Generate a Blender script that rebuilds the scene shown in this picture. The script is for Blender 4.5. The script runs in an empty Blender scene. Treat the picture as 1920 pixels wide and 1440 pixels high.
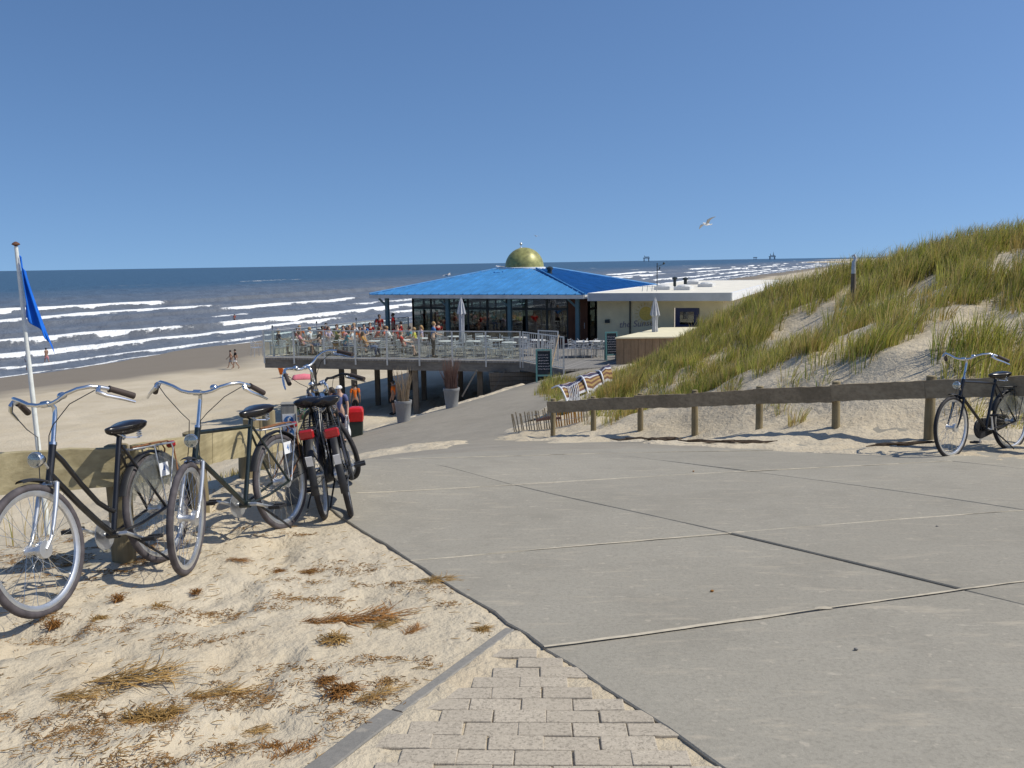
import bpy, bmesh, math, random
import numpy as np
from mathutils import Vector, Matrix, Euler

random.seed(7); RNG = np.random.default_rng(7)
R = math.radians
scene = bpy.context.scene
COL = scene.collection

# ------------------------------------------------------------------ camera
CZ = 9.2                                   # eye height above the sea
FPX = 1663.0                               # focal length in pixels of the 1920 wide photograph
ROLL = math.atan(0.016)
PITCH = math.atan((720 - 492.6) * math.cos(ROLL) / FPX)
cam_d = bpy.data.cameras.new('camera'); cam = bpy.data.objects.new('camera', cam_d); COL.objects.link(cam)
cam_d.sensor_width = 36.0; cam_d.lens = 36.0 * FPX / 1920.0
cam_d.clip_start = 0.05; cam_d.clip_end = 80000.0
cam.matrix_world = (Matrix.Translation((0, 0, CZ)) @ Matrix.Rotation(math.pi / 2 - PITCH, 4, 'X') @ Matrix.Rotation(-ROLL, 4, 'Z'))
scene.camera = cam

# ------------------------------------------------------------------ sky and sun
SUN_EL, SUN_AZ = 51.0, 97.0                # azimuth clockwise from the viewing direction (+Y)
world = bpy.data.worlds.new('World'); scene.world = world; world.use_nodes = True
wn = world.node_tree; wn.nodes.clear()
w_out = wn.nodes.new('ShaderNodeOutputWorld'); w_bg = wn.nodes.new('ShaderNodeBackground'); w_sky = wn.nodes.new('ShaderNodeTexSky')
w_sky.sky_type = 'NISHITA'; w_sky.sun_disc = False
w_sky.sun_elevation = R(SUN_EL); w_sky.sun_rotation = R(SUN_AZ)
w_sky.altitude = 0; w_sky.air_density = 1.0; w_sky.dust_density = 0.8; w_sky.ozone_density = 6.0
w_bg.inputs['Strength'].default_value = 0.13
# the clear maritime sky keeps its blue down to the horizon: sample it a little above the true elevation, all round
w_tc = wn.nodes.new('ShaderNodeTexCoord'); w_sp = wn.nodes.new('ShaderNodeSeparateXYZ'); w_cb = wn.nodes.new('ShaderNodeCombineXYZ'); w_ma = wn.nodes.new('ShaderNodeMath'); w_hs = wn.nodes.new('ShaderNodeHueSaturation')
w_ma.operation = 'MULTIPLY_ADD'; w_ma.inputs[1].default_value = 1.05; w_ma.inputs[2].default_value = 0.165; w_hs.inputs['Saturation'].default_value = 1.05
wn.links.new(w_tc.outputs['Generated'], w_sp.inputs[0]); wn.links.new(w_sp.outputs[0], w_cb.inputs[0]); wn.links.new(w_sp.outputs[1], w_cb.inputs[1]); wn.links.new(w_sp.outputs[2], w_ma.inputs[0]); wn.links.new(w_ma.outputs[0], w_cb.inputs[2]); wn.links.new(w_cb.outputs[0], w_sky.inputs[0])
wn.links.new(w_sky.outputs[0], w_hs.inputs['Color']); wn.links.new(w_hs.outputs[0], w_bg.inputs[0]); wn.links.new(w_bg.outputs[0], w_out.inputs[0])
sun_d = bpy.data.lights.new('sun', 'SUN'); sun = bpy.data.objects.new('sun', sun_d); COL.objects.link(sun)
sun_d.energy = 4.3; sun_d.angle = R(0.53); sun_d.color = (1.0, 0.945, 0.83)
to_sun = Vector((math.sin(R(SUN_AZ)) * math.cos(R(SUN_EL)), math.cos(R(SUN_AZ)) * math.cos(R(SUN_EL)), math.sin(R(SUN_EL))))
sun.rotation_euler = to_sun.to_track_quat('Z', 'Y').to_euler(); sun.location = (20, -10, 40)

scene.view_settings.view_transform = 'Standard'; scene.view_settings.look = 'None'
scene.view_settings.exposure = 0.0; scene.view_settings.gamma = 1.0; scene.view_settings.use_curve_mapping = False
scene.cycles.use_denoising = True
scene.cycles.max_bounces = 8; scene.cycles.transparent_max_bounces = 24

# ------------------------------------------------------------------ measuring helpers
def ray(px, py):
    x = (px - 960) / FPX; y = (720 - py) / FPX
    c, s = math.cos(ROLL), math.sin(ROLL)
    xr = c * x + s * y; yr = -s * x + c * y
    cp, sp = math.cos(PITCH), math.sin(PITCH)
    return Vector((xr, cp + yr * sp, -sp + yr * cp))
def at(px, py, Y):
    r = ray(px, py); return Vector((r.x * Y / r.y, Y, CZ + r.z * Y / r.y))
def gx(px, Y, z):
    """x of the point at distance Y and height z seen in photo column px"""
    py = 720
    for _ in range(5):
        p = at(px, py, Y); py += (p.z - z) / Y * FPX
    return at(px, py, Y).x

# ------------------------------------------------------------------ numpy noise
def _hash(ix, iy, seed):
    h = (ix.astype(np.int64) * 374761393 + iy.astype(np.int64) * 668265263 + seed * 1442695041) & 0xffffffff
    h = ((h ^ (h >> 13)) * 1274126177) & 0xffffffff
    return ((h ^ (h >> 16)) & 0xffff) / 65535.0
def vnoise(x, y, seed=0):
    x = np.asarray(x, float); y = np.asarray(y, float)
    ix = np.floor(x); iy = np.floor(y); fx = x - ix; fy = y - iy
    fx = fx * fx * fx * (fx * (fx * 6 - 15) + 10); fy = fy * fy * fy * (fy * (fy * 6 - 15) + 10)
    a = _hash(ix, iy, seed); b = _hash(ix + 1, iy, seed); c = _hash(ix, iy + 1, seed); d = _hash(ix + 1, iy + 1, seed)
    return (a * (1 - fx) + b * fx) * (1 - fy) + (c * (1 - fx) + d * fx) * fy
def fbm(x, y, seed=0, octv=4):
    t = 0; a = 0.5; n = 0
    for i in range(octv):
        t = t + a * vnoise(np.asarray(x) * 2 ** i + 17.3 * i, np.asarray(y) * 2 ** i - 9.1 * i, seed + i); n += a; a *= 0.5
    return t / n
def sstep(a, b, x):
    t = np.clip((x - a) / (b - a), 0, 1); return t * t * (3 - 2 * t)

# ------------------------------------------------------------------ terrain height (thin plate spline through surveyed points)
SURVEY = [(0,-6,-1.45),(6,-6,-1.4),(-6,-6,-1.5),(0,0,-1.6),(0,3,-1.70),(0,4.2,-1.76),(0,6,-1.86),(0,8,-2.0),(0,10,-2.2),(0,12,-2.52),(0,15,-3.08),(0,18.8,-3.74),
(0,22,-4.12),(0,26,-4.42),(1,30,-4.5),(1.5,34,-4.55),(3,37,-4.52),(-2.4,4.5,-1.78),(-2.3,5.6,-1.85),(-1.4,7,-1.98),(-2.5,8,-1.86),(-2.45,7,-1.84),
(-3.6,5,-1.85),(-5,4,-1.85),(-4.5,8,-2.6),(-6,12,-3.6),(-3,12,-2.9),(-3,10,-2.4),(-5,18,-4.4),(-2.5,17,-3.6),(-5,26,-5.2),(-2.5,26,-4.75),(-3.4,28.5,-5.05),(-2.1,31.5,-5.1),(0.3,33.5,-4.75),
(2.5,4.7,-1.78),(4.8,9.7,-2.19),(5.8,10.15,-2.22),(4,7,-1.93),(8,6,-1.9),(8,2,-1.65),(5,0,-1.55),(9,10.3,-2.2),
(5.35,11.3,-2.39),(3.1,15,-3.1),(.85,18.8,-3.78),(2.2,12.8,-2.62),
(10.97,19,.1),(9.98,21,-.23),(8.85,23,-.50),(7.4,25,-1.22),(5.3,26,-2.35),(3.75,26,-3.15),(2.55,25,-3.7),
(4.1,15.5,-2.25),(5.39,14,-1.83),(6.57,13,-1.57),(7.56,17,-1.2),(6.5,20,-1.85),(3.5,20,-2.9),(4.55,14,-2.5),(8.5,13,-1.3),(11,14,-.5),(14,16,.5),(16,21,.8),(14,12,-.3),
(10,30,-2.6),(13,28,-1.2),(7,31,-3.5),(4,31,-4.45),(8,38,-4.6),(14,38,-3.6),(12,50,-5.0),(18,50,-3.8),(22,35,-1.5),(4,40,-5.0),(0,41,-6.6),(-4,40,-7.0)]
SHORE_U = (0.4, 0.917); SHORE_N = (-0.917, 0.4)
PROFILE = [(-400,-3.4),(-60,-2.6),(-30,-2.2),(-12,-3.6),(0,-4.9),(8,-5.1),(14,-5.5),(20,-6.9),(27,-7.6),(40,-8.2),(51,-8.6),(72.5,-9.2),(90,-9.8),(130,-11.5),(400,-16)]
def s_of(x, y): return SHORE_N[0] * x + SHORE_N[1] * y
def t_of(x, y): return SHORE_U[0] * x + SHORE_U[1] * y
def beach(x, y): return np.interp(s_of(np.asarray(x, float), np.asarray(y, float)), [p[0] for p in PROFILE], [p[1] for p in PROFILE])
_ex = [(-12,20),(-20,30),(-9,34),(-12,42),(-6,42),(-2,46),(4,58),(-10,60),(-25,60),(-30,20),(-14,10),(-25,5),(-10,28),(-20,45),(8,70),(16,75),(-2,75),(-16,74)]
_C = np.array(SURVEY + [(x, y, float(beach(x, y))) for x, y in _ex], float); _n = len(_C)
def _U(r2): return r2 * np.log(r2 + 1e-12)
_A = np.zeros((_n + 3, _n + 3)); _P = np.c_[np.ones(_n), _C[:, :2]]
_A[:_n, :_n] = _U(((_C[:, None, :2] - _C[None, :, :2]) ** 2).sum(-1)) + np.eye(_n) * 1.5; _A[:_n, _n:] = _P; _A[_n:, :_n] = _P.T
_W = np.linalg.solve(_A, np.r_[_C[:, 2], 0, 0, 0])
def HH(x, y):
    """smooth ground height (world z)"""
    x = np.asarray(x, float); y = np.asarray(y, float)
    r = _W[_n] + _W[_n + 1] * x + _W[_n + 2] * y
    for i in range(_n): r = r + _W[i] * _U((x - _C[i, 0]) ** 2 + (y - _C[i, 1]) ** 2)
    k = sstep(38, 63, np.hypot(x, (y - 30) / 1.2))
    k = np.maximum(k, sstep(40, 58, s_of(x, y)))
    return r * (1 - k) + beach(x, y) * k + CZ
def H(x, y): return float(HH(x, y))

# ------------------------------------------------------------------ materials
MATS = {}
class NT:
    def __init__(s, name):
        m = bpy.data.materials.new(name); m.use_nodes = True; s.m = m; s.t = m.node_tree; s.t.nodes.clear()
        s.out = s.t.nodes.new('ShaderNodeOutputMaterial'); s.b = s.t.nodes.new('ShaderNodeBsdfPrincipled')
        s.t.links.new(s.b.outputs[0], s.out.inputs[0]); MATS[name] = m
    def n(s, typ, **kw):
        nd = s.t.nodes.new(typ)
        for k, v in kw.items(): setattr(nd, k, v)
        return nd
    def l(s, a, b): s.t.links.new(a, b)
    def pos(s, obj=False):
        if obj: return s.n('ShaderNodeTexCoord').outputs['Object']
        return s.n('ShaderNodeNewGeometry').outputs['Position']
    def mapv(s, v, scale=(1, 1, 1), rot=(0, 0, 0)):
        mp = s.n('ShaderNodeMapping'); mp.inputs['Scale'].default_value = scale; mp.inputs['Rotation'].default_value = rot
        s.l(v, mp.inputs[0]); return mp.outputs[0]
    def noise(s, v, scale, detail=4, rough=0.55):
        t = s.n('ShaderNodeTexNoise'); t.inputs['Scale'].default_value = scale; t.inputs['Detail'].default_value = detail; t.inputs['Roughness'].default_value = rough
        s.l(v, t.inputs['Vector']); return t.outputs[0]
    def ramp(s, v, stops):
        r = s.n('ShaderNodeValToRGB'); e = r.color_ramp.elements
        while len(e) < len(stops): e.new(0.5)
        for el, (p, c) in zip(e, stops): el.position = p; el.color = (*c, 1) if len(c) == 3 else c
        s.l(v, r.inputs[0]); return r.outputs[0]
    def fac(s, v, a, b):
        return s.ramp(v, [(a, (0, 0, 0)), (b, (1, 1, 1))])
    def mix(s, f, a, b, mode='MIX'):
        m = s.n('ShaderNodeMix', data_type='RGBA', blend_type=mode)
        for sock, val in ((m.inputs[0], f), (m.inputs[6], a), (m.inputs[7], b)):
            if isinstance(val, bpy.types.NodeSocket): s.l(val, sock)
            elif isinstance(val, (int, float)): sock.default_value = val
            else: sock.default_value = (*val, 1)
        return m.outputs[2]
    def math(s, op, a, b=0.5):
        m = s.n('ShaderNodeMath', operation=op)
        for sock, val in ((m.inputs[0], a), (m.inputs[1], b)):
            if isinstance(val, bpy.types.NodeSocket): s.l(val, sock)
            else: sock.default_value = val
        return m.outputs[0]
    def col(s, c):
        if isinstance(c, bpy.types.NodeSocket): s.l(c, s.b.inputs['Base Color'])
        else: s.b.inputs['Base Color'].default_value = (*c, 1)
        return s
    def pr(s, rough=0.6, metal=0.0, spec=0.5):
        s.b.inputs['Roughness'].default_value = rough; s.b.inputs['Metallic'].default_value = metal; s.b.inputs['Specular IOR Level'].default_value = spec; return s
    def bump(s, h, strength=0.3, dist=0.02):
        b = s.n('ShaderNodeBump'); b.inputs['Strength'].default_value = strength; b.inputs['Distance'].default_value = dist
        s.l(h, b.inputs['Height']); s.l(b.outputs[0], s.b.inputs['Normal']); return s
    def rand(s): return s.n('ShaderNodeObjectInfo').outputs['Random']

def simple(name, c, rough=0.5, metal=0.0, spec=0.5, var=0.12, scale=14.0, bump=0.0):
    """paint, metal, cloth ...: one colour with a little uneven wear"""
    k = NT(name); v = k.pos(True); f = k.noise(v, scale, 5)
    d = tuple(max(0, x * (1 - var * 1.6)) for x in c); l = tuple(min(1, x * (1 + var)) for x in c)
    k.col(k.ramp(f, [(0.3, d), (0.7, l)])).pr(rough, metal, spec)
    if bump: k.bump(k.noise(v, scale * 6, 4), bump, 0.01)
    return k.m

def m_sand():
    k = NT('sand'); v = k.pos()
    big = k.noise(v, 0.35, 4); mid = k.noise(v, 2.2, 6, 0.6); fine = k.noise(v, 90, 3, 0.7); grain = k.noise(v, 420, 2, 0.6)
    c = k.mix(k.fac(big, 0.35, 0.65), (0.478, 0.408, 0.295), (0.555, 0.482, 0.362))
    c = k.mix(k.math('MULTIPLY', k.fac(mid, 0.52, 0.70), 0.35), c, (0.45, 0.35, 0.225))
    c = k.mix(k.math('MULTIPLY', k.fac(fine, 0.54, 0.72), 0.32), c, (0.38, 0.295, 0.19)); sp2 = k.noise(v, 21, 4, 0.6); c = k.mix(k.math('MULTIPLY', k.fac(sp2, 0.60, 0.74), 0.5), c, (0.34, 0.26, 0.16))
    c = k.mix(k.math('MULTIPLY', k.fac(grain, 0.60, 0.75), 0.3), c, (0.72, 0.64, 0.5))
    # wet sand by the water line, pale dry sand on the dune
    sep = k.n('ShaderNodeSeparateXYZ'); k.l(v, sep.inputs[0])
    jit = k.math('MULTIPLY', k.math('SUBTRACT', k.noise(v, 0.06, 3), 0.5), 0.5)
    wet = k.math('SUBTRACT', 1.0, k.fac(k.math('DIVIDE', k.math('ADD', sep.outputs[2], jit), 2.0), 0.17, 0.26))
    c = k.mix(k.math('MULTIPLY', wet, 0.9), c, (0.172, 0.148, 0.120))
    k.col(c).pr(0.9, 0, 0.25)
    h = k.math('ADD', k.math('MULTIPLY', k.noise(v, 9, 4, 0.5), 1.0), k.math('ADD', k.math('MULTIPLY', k.noise(v, 28, 4, 0.6), 0.42), k.math('MULTIPLY', fine, 0.10)))
    k.bump(h, 0.75, 0.05)
    return k.m
def m_concrete(name, base, tint, jig=0.5, speck=0.45):
    k = NT(name); v = k.pos(); r = k.rand()
    big = k.noise(v, 0.8, 5, 0.6); sp = k.noise(v, 48, 4, 0.75); gr = k.noise(v, 120, 3, 0.75); st = k.noise(k.mapv(v, (1.2, 5, 1), (0, 0, 0.35)), 3.0, 5, 0.65)
    c = k.mix(k.fac(big, 0.3, 0.7), base, tint)
    c = k.mix(k.math('MULTIPLY', k.fac(sp, 0.46, 0.66), 0.45), c, tuple(x * 0.60 for x in base))
    c = k.mix(k.math('MULTIPLY', k.fac(gr, 0.58, 0.72), speck), c, tuple(min(1, x * 1.65) for x in base))
    if speck > .6: c = k.mix(k.math('MULTIPLY', k.fac(k.noise(v, 75, 3, 0.75), 0.52, 0.62), .8), c, tuple(x * 0.48 for x in base))
    c = k.mix(k.math('MULTIPLY', k.fac(st, 0.55, 0.72), jig), c, (0.46, 0.40, 0.31))      # blown sand lying on it
    bl = k.noise(v, 1.9, 6, 0.7); c = k.mix(k.math('MULTIPLY', k.fac(bl, 0.50, 0.66), 0.30), c, tuple(x * 0.66 for x in base))       # damp and worn patches
    sc = k.noise(k.mapv(v, (2.2, 13, 1), (0, 0, 0.25)), 2.0, 5, 0.75); c = k.mix(k.math('MULTIPLY', k.fac(sc, 0.64, 0.70), 0.5), c, (0.52, 0.46, 0.37))     # scuffs
    sm = k.noise(v, 17, 3, 0.5); c = k.mix(k.math('MULTIPLY', k.fac(sm, 0.66, 0.72), 0.45), c, (0.50, 0.44, 0.35))
    c = k.mix(k.math('MULTIPLY', r, 0.30), c, tuple(x * 0.66 for x in base))
    k.col(c).pr(0.88, 0, 0.3).bump(k.math('ADD', gr, k.math('MULTIPLY', sp, 0.8)), 0.35, 0.004)
    return k.m
def m_wood(name, a, b, scale=1.0, axis='X', rough=0.85):
    k = NT(name); v = k.pos(True)
    sc = {'X': (1.2, 22, 22), 'Y': (22, 1.2, 22), 'Z': (22, 22, 1.2)}[axis]
    g = k.noise(k.mapv(v, tuple(x * scale for x in sc)), 1.0, 6, 0.6); bl = k.noise(v, 2.1 * scale, 5, 0.6)
    c = k.mix(k.fac(g, 0.32, 0.68), a, b); c = k.mix(k.math('MULTIPLY', k.fac(bl, 0.45, 0.7), 0.55), c, tuple(x * 0.55 for x in a))
    c = k.mix(k.math('MULTIPLY', k.rand(), 0.25), c, tuple(x * 0.6 for x in a))
    k.col(c).pr(rough, 0, 0.2).bump(g, 0.5, 0.01)
    return k.m
def m_sea():
    k = NT('sea_water'); v = k.pos()
    fo = k.n('ShaderNodeAttribute', attribute_name='foam').outputs['Fac']; tu = k.n('ShaderNodeAttribute', attribute_name='turbid').outputs['Fac']
    sw = k.mapv(v, (1, 1, 1), (0, 0, -math.atan2(0.4, 0.917)))
    n1 = k.noise(k.mapv(sw, (0.22, 0.06, 0.2)), 1.0, 6, 0.62); n2 = k.noise(k.mapv(sw, (1.1, 0.45, 1)), 1.0, 6, 0.65)
    c = k.mix(tu, (0.040, 0.098, 0.160), (0.165, 0.175, 0.19))
    c = k.mix(k.math('MULTIPLY', k.fac(n1, 0.40, 0.66), 0.55), c, k.mix(tu, (0.016, 0.045, 0.085), (0.085, 0.082, 0.080)))
    c = k.mix(k.math('MULTIPLY', k.fac(n2, 0.62, 0.78), 0.25), c, (0.30, 0.36, 0.42))
    lace = k.math('ADD', k.noise(k.mapv(sw, (0.9, 0.28, 1)), 1.0, 6, 0.7), k.math('MULTIPLY', k.noise(sw, 2.6, 4, 0.7), 0.4))
    f = k.fac(k.math('ADD', fo, k.math('MULTIPLY', k.math('SUBTRACT', lace, 0.7), 1.3)), 0.42, 0.62)
    k.col(k.mix(f, c, (0.80, 0.81, 0.80))).pr(0.45, 0, 0.35)
    k.l(k.mix(f, (0.38, 0.38, 0.38), (0.9, 0.9, 0.9)), k.b.inputs['Roughness'])
    k.bump(k.math('ADD', k.math('MULTIPLY', n1, 2.2), k.math('ADD', n2, k.math('MULTIPLY', f, 0.6))), 0.9, 0.45)
    return k.m
def m_grass():
    k = NT('marram_grass'); a = k.n('ShaderNodeAttribute', attribute_name='tone'); k.col(a.outputs['Color']).pr(0.55, 0, 0.35)
    tr = k.n('ShaderNodeBsdfTranslucent'); k.l(a.outputs['Color'], tr.inputs[0])
    ms = k.n('ShaderNodeMixShader'); ms.inputs[0].default_value = 0.40
    k.l(k.b.outputs[0], ms.inputs[1]); k.l(tr.outputs[0], ms.inputs[2]); k.l(ms.outputs[0], k.out.inputs[0]); return k.m
def m_glass(name, tint, amount=0.16, rough=0.02):
    k = NT(name); tr = k.n('ShaderNodeBsdfTransparent'); tr.inputs[0].default_value = (*tint, 1); g = k.n('ShaderNodeBsdfGlossy'); g.inputs['Roughness'].default_value = rough
    dirt = k.math('ADD', k.math('MULTIPLY', k.noise(k.pos(True), 3.0, 4), 0.08), amount - 0.04)
    fr = k.n('ShaderNodeFresnel'); fr.inputs[0].default_value = 1.3; cap_ = k.math('MINIMUM', k.math('MULTIPLY', fr.outputs[0], .6), .28)
    ms = k.n('ShaderNodeMixShader'); k.l(k.math('ADD', cap_, dirt), ms.inputs[0]); k.l(tr.outputs[0], ms.inputs[1]); k.l(g.outputs[0], ms.inputs[2]); k.l(ms.outputs[0], k.out.inputs[0]); return k.m
def m_boards(name, a, b, ang, width):
    k = NT(name); v = k.mapv(k.pos(), (1, 1, 1), (0, 0, ang)); sep = k.n('ShaderNodeSeparateXYZ'); k.l(v, sep.inputs[0])
    q = k.math('DIVIDE', sep.outputs[0], width); fr = k.math('FRACT', q); fl = k.math('FLOOR', q)
    wn_ = k.n('ShaderNodeTexWhiteNoise', noise_dimensions='1D'); k.l(fl, wn_.inputs['W'])
    c = k.mix(wn_.outputs[0], a, b); c = k.mix(k.math('MULTIPLY', k.noise(v, 3, 4), 0.4), c, tuple(x * .5 for x in a)); c = k.mix(k.math('LESS_THAN', fr, 0.08), c, (0.02, 0.02, 0.02)); k.col(c).pr(0.8, 0, 0.3); return k.m

m_sand(); m_sea(); m_grass()
m_concrete('concrete', (0.305, 0.28, 0.228), (0.345, 0.318, 0.262), 0.65)
m_concrete('path_concrete', (0.27, 0.243, 0.196), (0.325, 0.293, 0.238), 0.6)
m_concrete('paver_concrete', (0.45, 0.39, 0.305), (0.52, 0.455, 0.36), 1.0, 0.95)
m_concrete('kerb_concrete', (0.22, 0.21, 0.19), (0.27, 0.255, 0.23), 0.4)
m_concrete('planter_concrete', (0.27, 0.28, 0.29), (0.33, 0.34, 0.35), 0.1)
m_wood('fence_wood', (0.34, 0.285, 0.16), (0.60, 0.515, 0.315))
m_wood('fence_wood_along', (0.34, 0.285, 0.16), (0.60, 0.515, 0.315), axis='Y')
m_wood('fence_wood_grey', (0.24, 0.19, 0.125), (0.38, 0.31, 0.21), axis='Y')
m_wood('post_wood', (0.21, 0.17, 0.10), (0.33, 0.275, 0.17), axis='Z')
m_wood('pile_wood', (0.13, 0.11, 0.085), (0.22, 0.185, 0.145), axis='Z')
m_wood('deck_beam', (0.15, 0.14, 0.125), (0.24, 0.225, 0.20), 0.5)
m_wood('paling', (0.30, 0.24, 0.16), (0.46, 0.39, 0.28), 2.0, 'Z')
m_wood('paling_rust', (0.40, 0.16, 0.03), (0.55, 0.32, 0.06), 2.0, 'Z')
m_wood('grey_post', (0.22, 0.215, 0.20), (0.32, 0.31, 0.285), axis='Z')
m_wood('brown_door', (0.085, 0.035, 0.02), (0.13, 0.055, 0.03), axis='Z', rough=0.6)
m_wood('hut_wood', (0.27, 0.19, 0.12), (0.36, 0.26, 0.17), axis='Z')
m_boards('deck_floor', (0.20, 0.19, 0.175), (0.29, 0.275, 0.255), 0.41, 0.145)
simple('black_paint', (0.012, 0.012, 0.014), 0.28, 0, 0.6, 0.3)
simple('green_black_paint', (0.012, 0.02, 0.018), 0.3, 0, 0.6, 0.3)
simple('rubber', (0.030, 0.028, 0.030), 0.75, 0, 0.3, 0.25)
simple('grey_rubber', (0.085, 0.075, 0.08), 0.75, 0, 0.3, 0.25)
simple('chrome', (0.72, 0.73, 0.74), 0.22, 1.0, 0.5, 0.06)
simple('aluminium', (0.66, 0.67, 0.68), 0.38, 0.85, 0.5, 0.08)
simple('black_vinyl', (0.012, 0.011, 0.012), 0.22, 0, 0.6, 0.2)
simple('black_plastic', (0.022, 0.022, 0.024), 0.5, 0, 0.4, 0.2)
simple('navy_plastic', (0.014, 0.018, 0.04), 0.42, 0, 0.5, 0.2)
simple('grip_brown', (0.05, 0.035, 0.028), 0.7)
simple('leather_strap', (0.20, 0.085, 0.03), 0.7)
simple('red_reflector', (0.34, 0.012, 0.015), 0.25, 0, 0.6)
simple('white_paint', (0.78, 0.79, 0.80), 0.45, 0, 0.4, 0.06)
simple('off_white_paint', (0.62, 0.62, 0.60), 0.6, 0, 0.3, 0.08, 1.5)
simple('roof_gravel', (0.74, 0.70, 0.60), 0.85, 0, 0.3, 0.08, 1.2)
simple('cream_wall', (0.62, 0.56, 0.37), 0.8, 0, 0.2, 0.06, 2.0)
simple('cream_cover', (0.72, 0.66, 0.47), 0.8, 0, 0.2, 0.06, 2.0)
simple('grey_fascia', (0.44, 0.46, 0.48), 0.6, 0, 0.3, 0.06, 2.0)
simple('roof_blue', (0.055, 0.235, 0.50), 0.55, 0, 0.4, 0.12, 1.3)
simple('teal_steel', (0.075, 0.15, 0.175), 0.5, 0, 0.4, 0.1)
simple('dark_frame', (0.022, 0.032, 0.035), 0.5, 0, 0.4)
simple('dome_gold', (0.33, 0.32, 0.11), 0.42, 0.15, 0.5, 0.28, 3.5)
simple('sea_green_frame', (0.10, 0.24, 0.23), 0.55)
simple('chalk_black', (0.012, 0.02, 0.03), 0.7, 0, 0.3, 0.3, 6)
simple('chalk', (0.62, 0.60, 0.68), 0.9, 0, 0.1)
simple('galvanised', (0.52, 0.54, 0.55), 0.45, 0.5, 0.5, 0.12)
simple('umbrella_cloth', (0.46, 0.47, 0.50), 0.85, 0, 0.2, 0.1, 9)
simple('flag_blue', (0.012, 0.14, 0.62), 0.75, 0, 0.2, 0.1, 5)
simple('flag_white', (0.75, 0.78, 0.80), 0.75, 0, 0.2, 0.05, 5)
simple('pole_white', (0.72, 0.74, 0.70), 0.4, 0, 0.5, 0.08)
simple('bin_red', (0.55, 0.012, 0.012), 0.35, 0, 0.5, 0.1)
simple('bin_green', (0.022, 0.035, 0.028), 0.55)
simple('twig', (0.20, 0.115, 0.085), 0.85)
simple('twig_pale', (0.36, 0.27, 0.17), 0.85)
simple('joint_sand_pale', (0.49, 0.435, 0.34), 0.95, 0, 0.1, 0.12, 20)
simple('weed_scrap', (0.29, 0.16, 0.055), 0.9, 0, 0.2, 0.5, 30)
simple('driftwood_dark', (0.075, 0.055, 0.04), 0.9, 0, 0.2, 0.4, 9)
simple('straw', (0.33, 0.20, 0.065), 0.85, 0, 0.2, 0.4, 9)
simple('dry_weed', (0.25, 0.115, 0.030), 0.9, 0, 0.2, 0.45, 9)
simple('sticker_blue', (0.045, 0.16, 0.42), 0.5)
simple('stripe_navy', (0.04, 0.04, 0.09), 0.8)
simple('stripe_brown', (0.12, 0.05, 0.025), 0.8)
simple('stripe_ochre', (0.30, 0.20, 0.07), 0.8)
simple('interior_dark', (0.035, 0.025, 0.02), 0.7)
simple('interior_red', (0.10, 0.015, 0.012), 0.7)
simple('sign_purple', (0.24, 0.20, 0.22), 0.8)
simple('sign_yellow', (0.56, 0.43, 0.10), 0.8)
simple('door_navy', (0.02, 0.03, 0.10), 0.5)
simple('gull_white', (0.80, 0.79, 0.76), 0.8)
simple('gull_grey', (0.40, 0.40, 0.40), 0.8)
simple('gull_bill', (0.55, 0.35, 0.05), 0.5)
simple('rig_steel', (0.13, 0.17, 0.22), 0.8)
simple('pink_cloth', (0.75, 0.20, 0.25), 0.8)
simple('skin', (0.50, 0.325, 0.245), 0.55, 0, 0.4, 0.08, 5)
simple('skin_tan', (0.31, 0.18, 0.122), 0.55, 0, 0.4, 0.08, 5)
simple('hair_dark', (0.022, 0.015, 0.011), 0.6)
simple('hair_brown', (0.09, 0.045, 0.02), 0.6)
simple('hair_fair', (0.36, 0.22, 0.09), 0.6)
simple('eye_dark', (0.02, 0.015, 0.012), 0.3)
CLOTH = {'orange': (0.70, 0.155, 0.02), 'coral': (0.66, 0.15, 0.09), 'red': (0.50, 0.02, 0.018), 'dark_red': (0.22, 0.014, 0.016), 'blue': (0.05, 0.16, 0.40), 'navy': (0.018, 0.02, 0.05), 'slate_blue': (0.11, 0.13, 0.27), 'teal': (0.07, 0.27, 0.32),
         'white': (0.74, 0.74, 0.74), 'yellow': (0.60, 0.55, 0.08), 'ochre': (0.50, 0.25, 0.06), 'olive': (0.09, 0.10, 0.04), 'black': (0.015, 0.015, 0.018), 'grey': (0.22, 0.23, 0.25), 'lilac': (0.50, 0.42, 0.56), 'denim': (0.08, 0.12, 0.22), 'pink': (0.62, 0.25, 0.28), 'maroon': (0.11, 0.02, 0.03), 'green': (0.05, 0.12, 0.06)}
for k_, c_ in CLOTH.items(): simple('cloth_' + k_, c_, 0.85, 0, 0.2, 0.12, 10)
m_glass('rail_glass', (0.90, 0.94, 0.93), 0.035, .1)
m_glass('window_glass', (0.50, 0.56, 0.56), 0.08)
m_glass('coat_guard', (0.86, 0.87, 0.84), 0.06, 0.5)
m_glass('lamp_lens', (0.75, 0.8, 0.8), 0.30, 0.1)

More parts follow.
